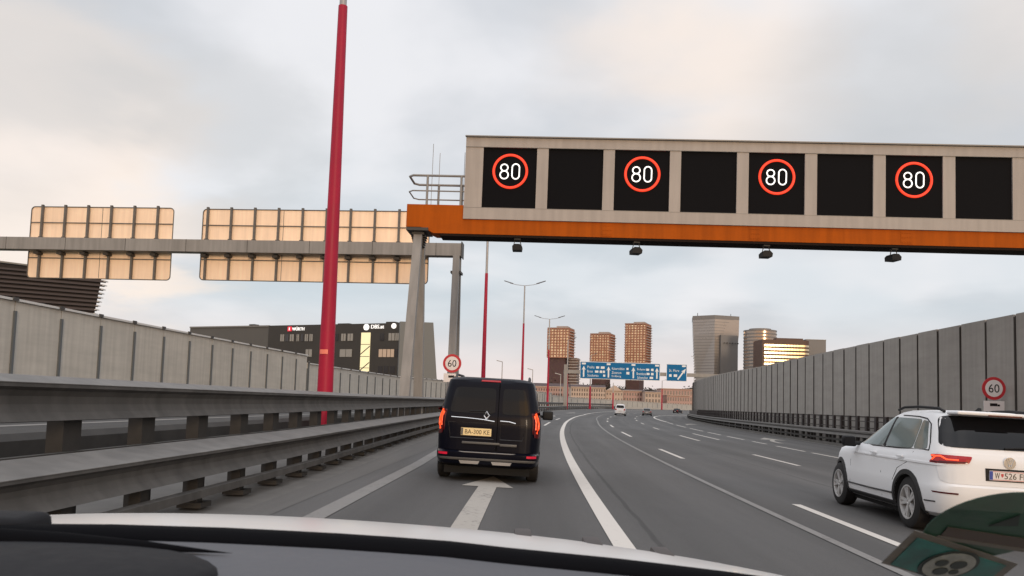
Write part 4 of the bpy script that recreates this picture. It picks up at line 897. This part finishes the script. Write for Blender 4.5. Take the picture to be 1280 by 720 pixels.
V.patch([(-.18, 1.752), (.17, 1.752), (.16, 1.782), (-.17, 1.782)], 'rear', .008, 6, 2).build('brake_light', 'tail', van)
MB().box((0, 1.2, .20), (1.5, 3.6, .14)).box((.35, -.35, .22), (.5, .2, .12)).build('underbody', 'well', van)
MB().tube([Vector((-.35, V.end_y(-.35, 1.22) - .02, 1.225)), Vector((-.05, V.end_y(-.05, 1.24) - .02, 1.24))], .012, 5).build('wiper', 'black', dl)
V.patch([(-.62, 1.22), (.62, 1.22), (.55, 1.66), (-.55, 1.66)], 'front', .004, 12, 6, 10).build('windscreen', 'glass', van)

# ---- white car on the right
S = Shell([(.24, .80, -.70, 3.40), (.30, .88, -.84, 3.48), (.42, .912, -.90, 3.56), (.60, .922, -.915, 3.58), (.665, .92, -.91, 3.58), (.70, .916, -.875, 3.57), (.86, .915, -.865, 3.50), (.97, .905, -.855, 3.40, -.03), (1.02, .885, -.845, 3.25, -.06), (1.075, .858, -.82, 2.50), (1.12, .842, -.80, 2.35), (1.35, .765, -.665, 1.80), (1.54, .700, -.545, 1.32), (1.60, .655, -.50, 1.12), (1.632, .57, -.45, .96), (1.650, .36, -.33, .80), (1.655, .15, -.1, .6)], nr=7, nf=3.4)
sdv = 11.35
suv = thing('car', 'white sport utility car with Austrian plate passing on the right', 'car', RP(6.16, sdv), (0, TILT, -hd(sdv) - .024))
make_body(S, 'carwhite', suv, (0, 2.68), .385, .355)
for sg in (-1, 1):
    for ya in (0, 2.68): wheel(suv, sg * .775, ya, .355, .235, sg, 5)
    # black arch cladding
    for ya in (0, 2.68):
        m_ = MB(); rows = []
        for i in range(25):
            a = R(-14 + 208 * i / 24); row = []
            for rr_, of in ((.386, -.03), (.386, .014), (.45, .014), (.452, -.01)):
                yy, zz = ya + rr_ * math.cos(a), .355 + rr_ * math.sin(a); row.append(Vector((sg * (S.side_x(yy, max(.27, zz)) + of), yy, zz)))
            rows.append(row)
        m_.ring(rows); m_.build('arch_trim', 'plastic', suv, smooth=40)
    S.patch([(.44, .25), (2.26, .25), (2.26, .325), (.44, .325)], sg, .012, 12, 2).build('sill_trim', 'plastic', suv)
    MB().tube(S.on_side([(.46, .435), (1.3, .425), (2.24, .425)], sg, .006), .013, 6).build('chrome_strip', 'plastic', suv)
    MB().tube(S.on_side([(-.48, .44), (-.58, .443), (-.68, .446)], sg, .004), .010, 6).build('chrome_strip', 'plastic', suv)
    W0 = [(-.42, 1.115), (-.06, 1.10), (-.06, 1.50), (-.22, 1.48)]
    S.patch(W0, sg, .005, 8, 6, 9).build('quarter_window', 'sideglass', suv, smooth=30)
    S.patch([(-.03, 1.10), (.86, 1.09), (.80, 1.525), (-.03, 1.51)], sg, .005, 10, 6, 12).build('side_window', 'sideglass', suv, smooth=30)
    S.patch([(.93, 1.09), (2.02, 1.085), (1.18, 1.50), (.87, 1.525)], sg, .005, 12, 8, 12).build('side_window', 'sideglass', suv, smooth=30)
    S.patch([(.845, 1.09), (.945, 1.09), (.885, 1.53), (.79, 1.53)], sg, .004, 4, 6).build('pillar_cover', 'black', suv)
    MB().tube(S.on_side([(-.47, 1.10), (.4, 1.082), (1.3, 1.074), (2.12, 1.068), (1.8, 1.27), (1.4, 1.46), (1.15, 1.535), (.6, 1.555), (.1, 1.545), (-.15, 1.52), (-.3, 1.45), (-.44, 1.2), (-.47, 1.10)], sg, .004), .009, 6).build('window_trim', 'black', suv)
    # seams: doors
    MB().tube(S.on_side([(.84, .36), (.86, .7), (.88, 1.07)], sg, -.001), .005, 5).build('door_seam', 'seam', suv); MB().tube(S.on_side([(2.12, .42), (2.1, .8), (2.06, 1.05)], sg, -.001), .005, 5).build('door_seam', 'seam', suv)
    MB().tube(S.on_side([(.44, .62), (.30, .80), (.02, .90), (-.10, 1.06)], sg, -.001), .005, 5).build('door_seam', 'seam', suv)
    S.patch([(-.78, .915), (2.0, .925), (2.0, .945), (-.78, .945)], sg, .010, 20, 2).build('shoulder_crease', 'carwhite', suv, smooth=30)
    for yy in (.18, 1.12):
        rbox((sg * (S.side_x(yy, .96) + .028), yy, .975), (.03, .20, .032), .012).build('door_handle', 'carwhite', suv, smooth=40)
    rr_ = MB().tube([(sg * .60, -.40, 1.625), (sg * .615, -.28, 1.665), (sg * .63, .3, 1.685), (sg * .63, .75, 1.675), (sg * .615, .98, 1.635)], .020, 8).build('roof_rail', 'black', suv, smooth=50)
    mr = rbox((sg * 1.04, 1.86, 1.11), (.20, .13, .16), .05, 3).build('wing_mirror', 'black', suv, smooth=50); MB().box((sg * 1.04, 1.79, 1.105), (.16, .012, .125)).build('mirror_glass', 'black', mr); MB().tube([(sg * .84, 1.92, 1.07), (sg * .98, 1.88, 1.06)], .03, 6).build('mirror_arm', 'black', mr); rbox((sg * 1.03, 1.85, 1.05), (.19, .125, .06), .025, 2).build('mirror_foot', 'black', mr, smooth=40)
    # tail lights
    tl = S.patch([(sg * .50, .965), (sg * .84, .94), (sg * .83, 1.06), (sg * .45, 1.055)], 'rear', .016, 14, 4, 12).build('tail_light', 'tail', suv, smooth=30)
    S.patch([(-.70, .94), (-.56, .95), (-.63, 1.06), (-.70, 1.06)], sg, .012, 10, 4, 10).build('side_lens', 'tail', tl, smooth=30)
    S.patch([(-.70, .948), (-.58, .953), (-.60, .972), (-.70, .972)], sg, .016, 8, 2).build('dark_lens', 'tail_dark', tl)
    S.patch([(sg * .52, .967), (sg * .82, .945), (sg * .82, .978), (sg * .52, .985)], 'rear', .019, 8, 2).build('dark_lens', 'tail_dark', tl)
    MB().tube([Vector((sg * (S.side_x(yy, zz) + .016), yy, zz)) for yy, zz in ((-.60, .985), (-.64, 1.035), (-.70, 1.04))], .012, 6).build('light_strip', 'tail_on', tl)
    MB().tube(S.on_rear([(sg * .83, 1.038), (sg * .78, 1.036), (sg * .74, 1.0), (sg * .62, 1.0)], .02), .011, 6).build('light_strip', 'tail_on', tl); 
    S.patch([(sg * .64, .562), (sg * .85, .562), (sg * .86, .582), (sg * .64, .582)], 'rear', .006, 6, 2).build('reflector', 'tail_dark', suv)
tg = S.patch([(-.80, .70), (.80, .70), (.84, 1.09), (-.84, 1.09)], 'rear', .006, 18, 8, 12).build('tailgate', 'carwhite', suv, smooth=30)
S.patch([(-.765, 1.16), (.765, 1.16), (.665, 1.575), (-.665, 1.575)], 'rear', .006, 16, 8, 12).build('rear_window', 'glass', suv, smooth=30)
rbox((0, -.60, 1.612), (1.20, .30, .045), .02, 3).build('roof_spoiler', 'carwhite', suv, smooth=40)
MB().box((0, -.755, 1.595), (.42, .012, .016)).build('brake_light', 'tail_dark', suv)
MB().tube(S.on_rear([(-.02, 1.18), (.2, 1.195), (.45, 1.21)], .022), .012, 6).build('wiper', 'black', suv)
MB().prism([(-.008, .02, 1.65), (-.008, -.17, 1.655), (-.008, -.15, 1.70), (-.008, -.10, 1.705)], (0, 0, 0), (.016, 0, 0)).build('aerial_fin', 'black', suv)
ye = S.end_y(0, .98) - .018
em = MB().lathe([(-.006, .064), (-.006, .074), (.012, .074), (.012, .064)], 'y', 32); em.v = [p + Vector((0, ye, 1.0)) for p in em.v]
for pts in ([(-.045, .05), (-.012, -.045), (.0, -.01), (.012, -.045), (.045, .05)], [(-.022, .056), (0, .008), (.022, .056)]): em.tube([Vector((a, ye - .004, 1.0 + b)) for a, b in pts], .006, 5)
em.build('emblem', 'chrome', tg)
yp = S.end_y(.0, .82) - .012
MB().box((0, yp + .004, .84), (.60, .016, .16)).build('plate_surround', 'black', tg)
np_ = MB().box((0, yp - .010, .835), (.52, .012, .12)).build('number_plate', 'plate_w', tg); text('plate_lettering', 'W', 'platedark', np_, (-.165, yp - .017, .835), .062, .075, .002); text('plate_lettering', '526 FD', 'platedark', np_, (.075, yp - .017, .835), .30, .075, .002); MB().box((-.24, yp - .017, .835), (.04, .003, .11)).build('plate_band', 'plateblue', np_)
m_ = MB()
for z in (.052, -.052): m_.box((0.01, yp - .0165, .835 + z), (.46, .002, .005))
m_.prism([(-.118, yp - .018, .862), (-.088, yp - .018, .862), (-.088, yp - .018, .835), (-.103, yp - .018, .815), (-.118, yp - .018, .835)], (0, 0, 0), (0, .003, 0)); m_.build('plate_crest', 'plate_red', np_)
S.patch([(-.70, .28), (.70, .28), (.72, .38), (-.72, .38)], 'rear', .008, 16, 3, 8).build('lower_bumper', 'plastic', suv, smooth=30)
MB().box((0, 1.2, .22), (1.45, 3.6, .12)).build('underbody', 'well', suv)
S.patch([(-.66, 1.12), (.66, 1.12), (.6, 1.5), (-.6, 1.5)], 'front', .004, 12, 6, 10).build('windscreen', 'glass', suv)

# ---- far cars
def far_car(label, s, d, paint, h=1.5, tall=False, yaw=0.):
    q = h / 1.5
    t = thing('car', label, 'car', RP(s, d), (0, TILT, -hd(d) + yaw), 'far traffic')
    sh = Shell([(.22, .78, -.66, 3.2), (.34, .88, -.82, 3.4), (.62 * q, .90, -.84, 3.42), (.90 * q, .89, -.80, 3.3, -.05), (.98 * q, .85, -.76 if tall else -.70, 2.4), ((1.38) * q, .70, -.62 if tall else -.25, 1.5), (1.47 * q, .58, -.5 if tall else .0, 1.2), (1.5 * q, .2, -.1 if tall else .3, .9)], 7, 4)
    sh.mesh().build('body', paint, t, smooth=35)
    sh.patch([(-.66, 1.0 * q), (.66, 1.0 * q), (.58, 1.36 * q), (-.58, 1.36 * q)], 'rear', .02, 8, 4, 8).build('rear_window', 'glass', t)
    for sg in (-1, 1):
        sh.patch([(sg * .58, .72 * q), (sg * .86, .72 * q), (sg * .84, .92 * q), (sg * .58, .88 * q)], 'rear', .02, 4, 3).build('tail_light', 'tail', t)
        sh.patch([(-.2 if tall else .2, 1.0 * q), (1.9, .99 * q), (1.4, 1.36 * q), (.0 if tall else .5, 1.36 * q)], sg, .01, 6, 3).build('side_window', 'glass', t)
        for ya in (0, 2.6): wheel(t, sg * .80, ya, .33, .22, sg, 5, False)
    yy = sh.end_y(0, .6 * q) - .02; MB().box((0, yy, .62 * q), (.52, .02, .12)).build('number_plate', 'plate_w', t)
    sh.patch([(-.84, .24), (.84, .24), (.86, .42), (-.86, .42)], 'rear', .012, 8, 2).build('bumper', 'plastic', t)
    return t
far_car('white minivan far ahead in the middle lane', 5.2, 137, 'carwhite', 1.95, True)
far_car('small dark car with pale roof far ahead, right of the white minivan', 9.1, 160, 'greytrim', 1.5)
far_car('dark car farthest ahead at the edge of the right wall', 8.2, 262, 'vanpaint', 1.55, False, -.3)

# ------------------------------------------------------------------ the camera's own car
own = thing('own_car', 'white bonnet and dark dashboard of the car the photo is taken from', 'car', (0, 0, 0))
ez = lerp_tab([(-1.4, 1.10), (-1.0, 1.151), (-.93, 1.160), (-.76, 1.169), (-.53, 1.173), (-.34, 1.170), (-.18, 1.163), (.01, 1.153), (.24, 1.131), (.50, 1.095), (.8, 1.035), (1.0, .96)])
xs = [-.935 + i * .05 for i in range(36)]
def smooth_ez(x): return sum(ez(x + o * .06) for o in (-2, -1, 0, 1, 2)) / 5
rows = [[Vector((x, y, smooth_ez(x) - .15 * (y - 1.6) - .35 * (y - 1.6) ** 2)) for x in xs] for y in [.86 + .06 * i for i in range(21)]]
m_ = MB(); m_.ring(rows, closed=False, cap=False); m_.ring([[p - Vector((0, 0, .02)) for p in r_] for r_ in rows], closed=False, cap=False); m_.build('bonnet', 'bonnet', own, smooth=60)
for x in (.03, .157, .285):
    z = smooth_ez(x * 1.07); rbox((x * 1.07, 1.585, z + .001), (.034, .09, .014), .006, 2).build('rubber_stop', 'nozzle', own, smooth=50)
dz = lerp_tab([(-.9, 1.284), (-.46, 1.287), (-.35, 1.2895), (-.24, 1.2895), (-.13, 1.287), (-.05, 1.2835), (.005, 1.279), (.11, 1.272), (.23, 1.261), (.30, 1.252), (.5, 1.226), (.9, 1.16)])
xs = [-1.0 + .05 * i for i in range(38)]
rows = [[Vector((x, y, dz(x) + o)) for x in xs] for y, o in ((.742, -.09), (.738, -.006), (.725, -.001), (.705, -.001), (.692, -.006), (.688, -.012))]
MB().ring(rows, closed=False, cap=False).build('defroster_edge', 'seam', own, smooth=50)
rows = [[Vector((x, y, dz(x) + o)) for x in xs] for y, o in ((.688, -.013), (.676, -.006), (.62, -.006), (.56, -.010), (.5, -.018), (.42, -.035), (.34, -.07), (.28, -.14), (.26, -.3))]
MB().ring(rows, closed=False, cap=False).build('dashboard', 'dash', own, smooth=50)
# instrument hood with rounded end
rows = []
for k_ in range(20):
    x = -1.0 + .66 * k_ / 9 if k_ < 9 else -.40 + .20 * math.sin(math.pi / 2 * (k_ - 9) / 10); e = 1. if x < -.40 else max(0., 1 - ((x + .40) / .20) ** 2.4) ** .5
    yc, hw = .560, .105 * e + .0005
    rows.append([Vector((x, yc + hw * math.cos(R(a)), dz(x) - .014 + .018 * e ** .5 * max(.0, math.sin(R(a))) ** .6)) for a in range(0, 181, 12)])
MB().ring(rows, closed=False, cap=False).build('instrument_hood', 'dashdark', own, smooth=60)
rows = []
for k_ in range(13):
    x = -1.0 + .79 * k_ / 12; t = max(0, (x + .75) / .54); e = max(0.0, 1 - t ** 3)
    rows.append([Vector((x, .628 + .022 * e * math.cos(R(a)), dz(x) - .004 + (.020 * e) * max(0, math.sin(R(a))))) for a in range(0, 181, 20)])
MB().ring(rows, closed=False, cap=False).build('hood_lip', 'seam', own, smooth=60)
rbox((-.53, .745, 1.258), (.20, .06, .068), .012, 3).build('pillar_foot', 'dashdark', own, smooth=50)
# stickers inside the windscreen
SL = R(38)
def wsp(x, v): return Vector((x, .75 - v * math.cos(SL), 1.282 + v * math.sin(SL)))
def flat(name, pts, m, parent, o):
    n_ = Vector((0, -math.sin(SL), -math.cos(SL))); base = Vector(parent.location)
    return MB().prism([wsp(*p) - base + n_ * o for p in pts], (0, 0, 0), n_ * .0006).build(name, m, parent)
st = thing('windscreen_sticker', 'round dark green sticker on the windscreen at lower right', 'sticker', wsp(.427, .047))
circ = lambda cx, cv, r_, n=40: [(cx + r_ * math.cos(2 * math.pi * i / n), cv + r_ * math.sin(2 * math.pi * i / n)) for i in range(n)]
flat('disc', circ(.427, .047, .057), 'green', st, 0)
flat('strip', [(.388, .031), (.474, .012), (.478, .027), (.388, .046)], 'stickstrip', st, .001); flat('strip_edge', [(.384, .026), (.474, .006), (.476, .011), (.386, .031)], 'stickgrey', st, .001)
flat('numeral', [(.447, .088), (.455, .088), (.473, .048), (.463, .048)], 'stickdark', st, .001); flat('numeral', [(.422, .05), (.440, .07), (.447, .052)], 'stickdark', st, .0011)
st = thing('windscreen_sticker', 'square teal sticker with grey seal on the windscreen below the round one', 'sticker', wsp(.416, -.02))
flat('backing', [(.354, -.022), (.361, .040), (.480, -.016), (.474, -.078)], 'stickgrey', st, .0015); flat('face', [(.363, -.023), (.368, .028), (.470, -.019), (.465, -.070)], 'teal', st, .0022)
flat('seal_rim', circ(.416, -.020, .027), 'stickdark', st, .0029); flat('seal', circ(.416, -.020, .0235), 'sticksilver', st, .0036)
for px_, pv_, pr_ in ((.407, -.014, .006), (.424, -.017, .0075), (.412, -.030, .007), (.425, -.031, .0045)): flat('seal_mark', circ(px_, pv_, pr_, 14), 'stickdark', st, .0043)
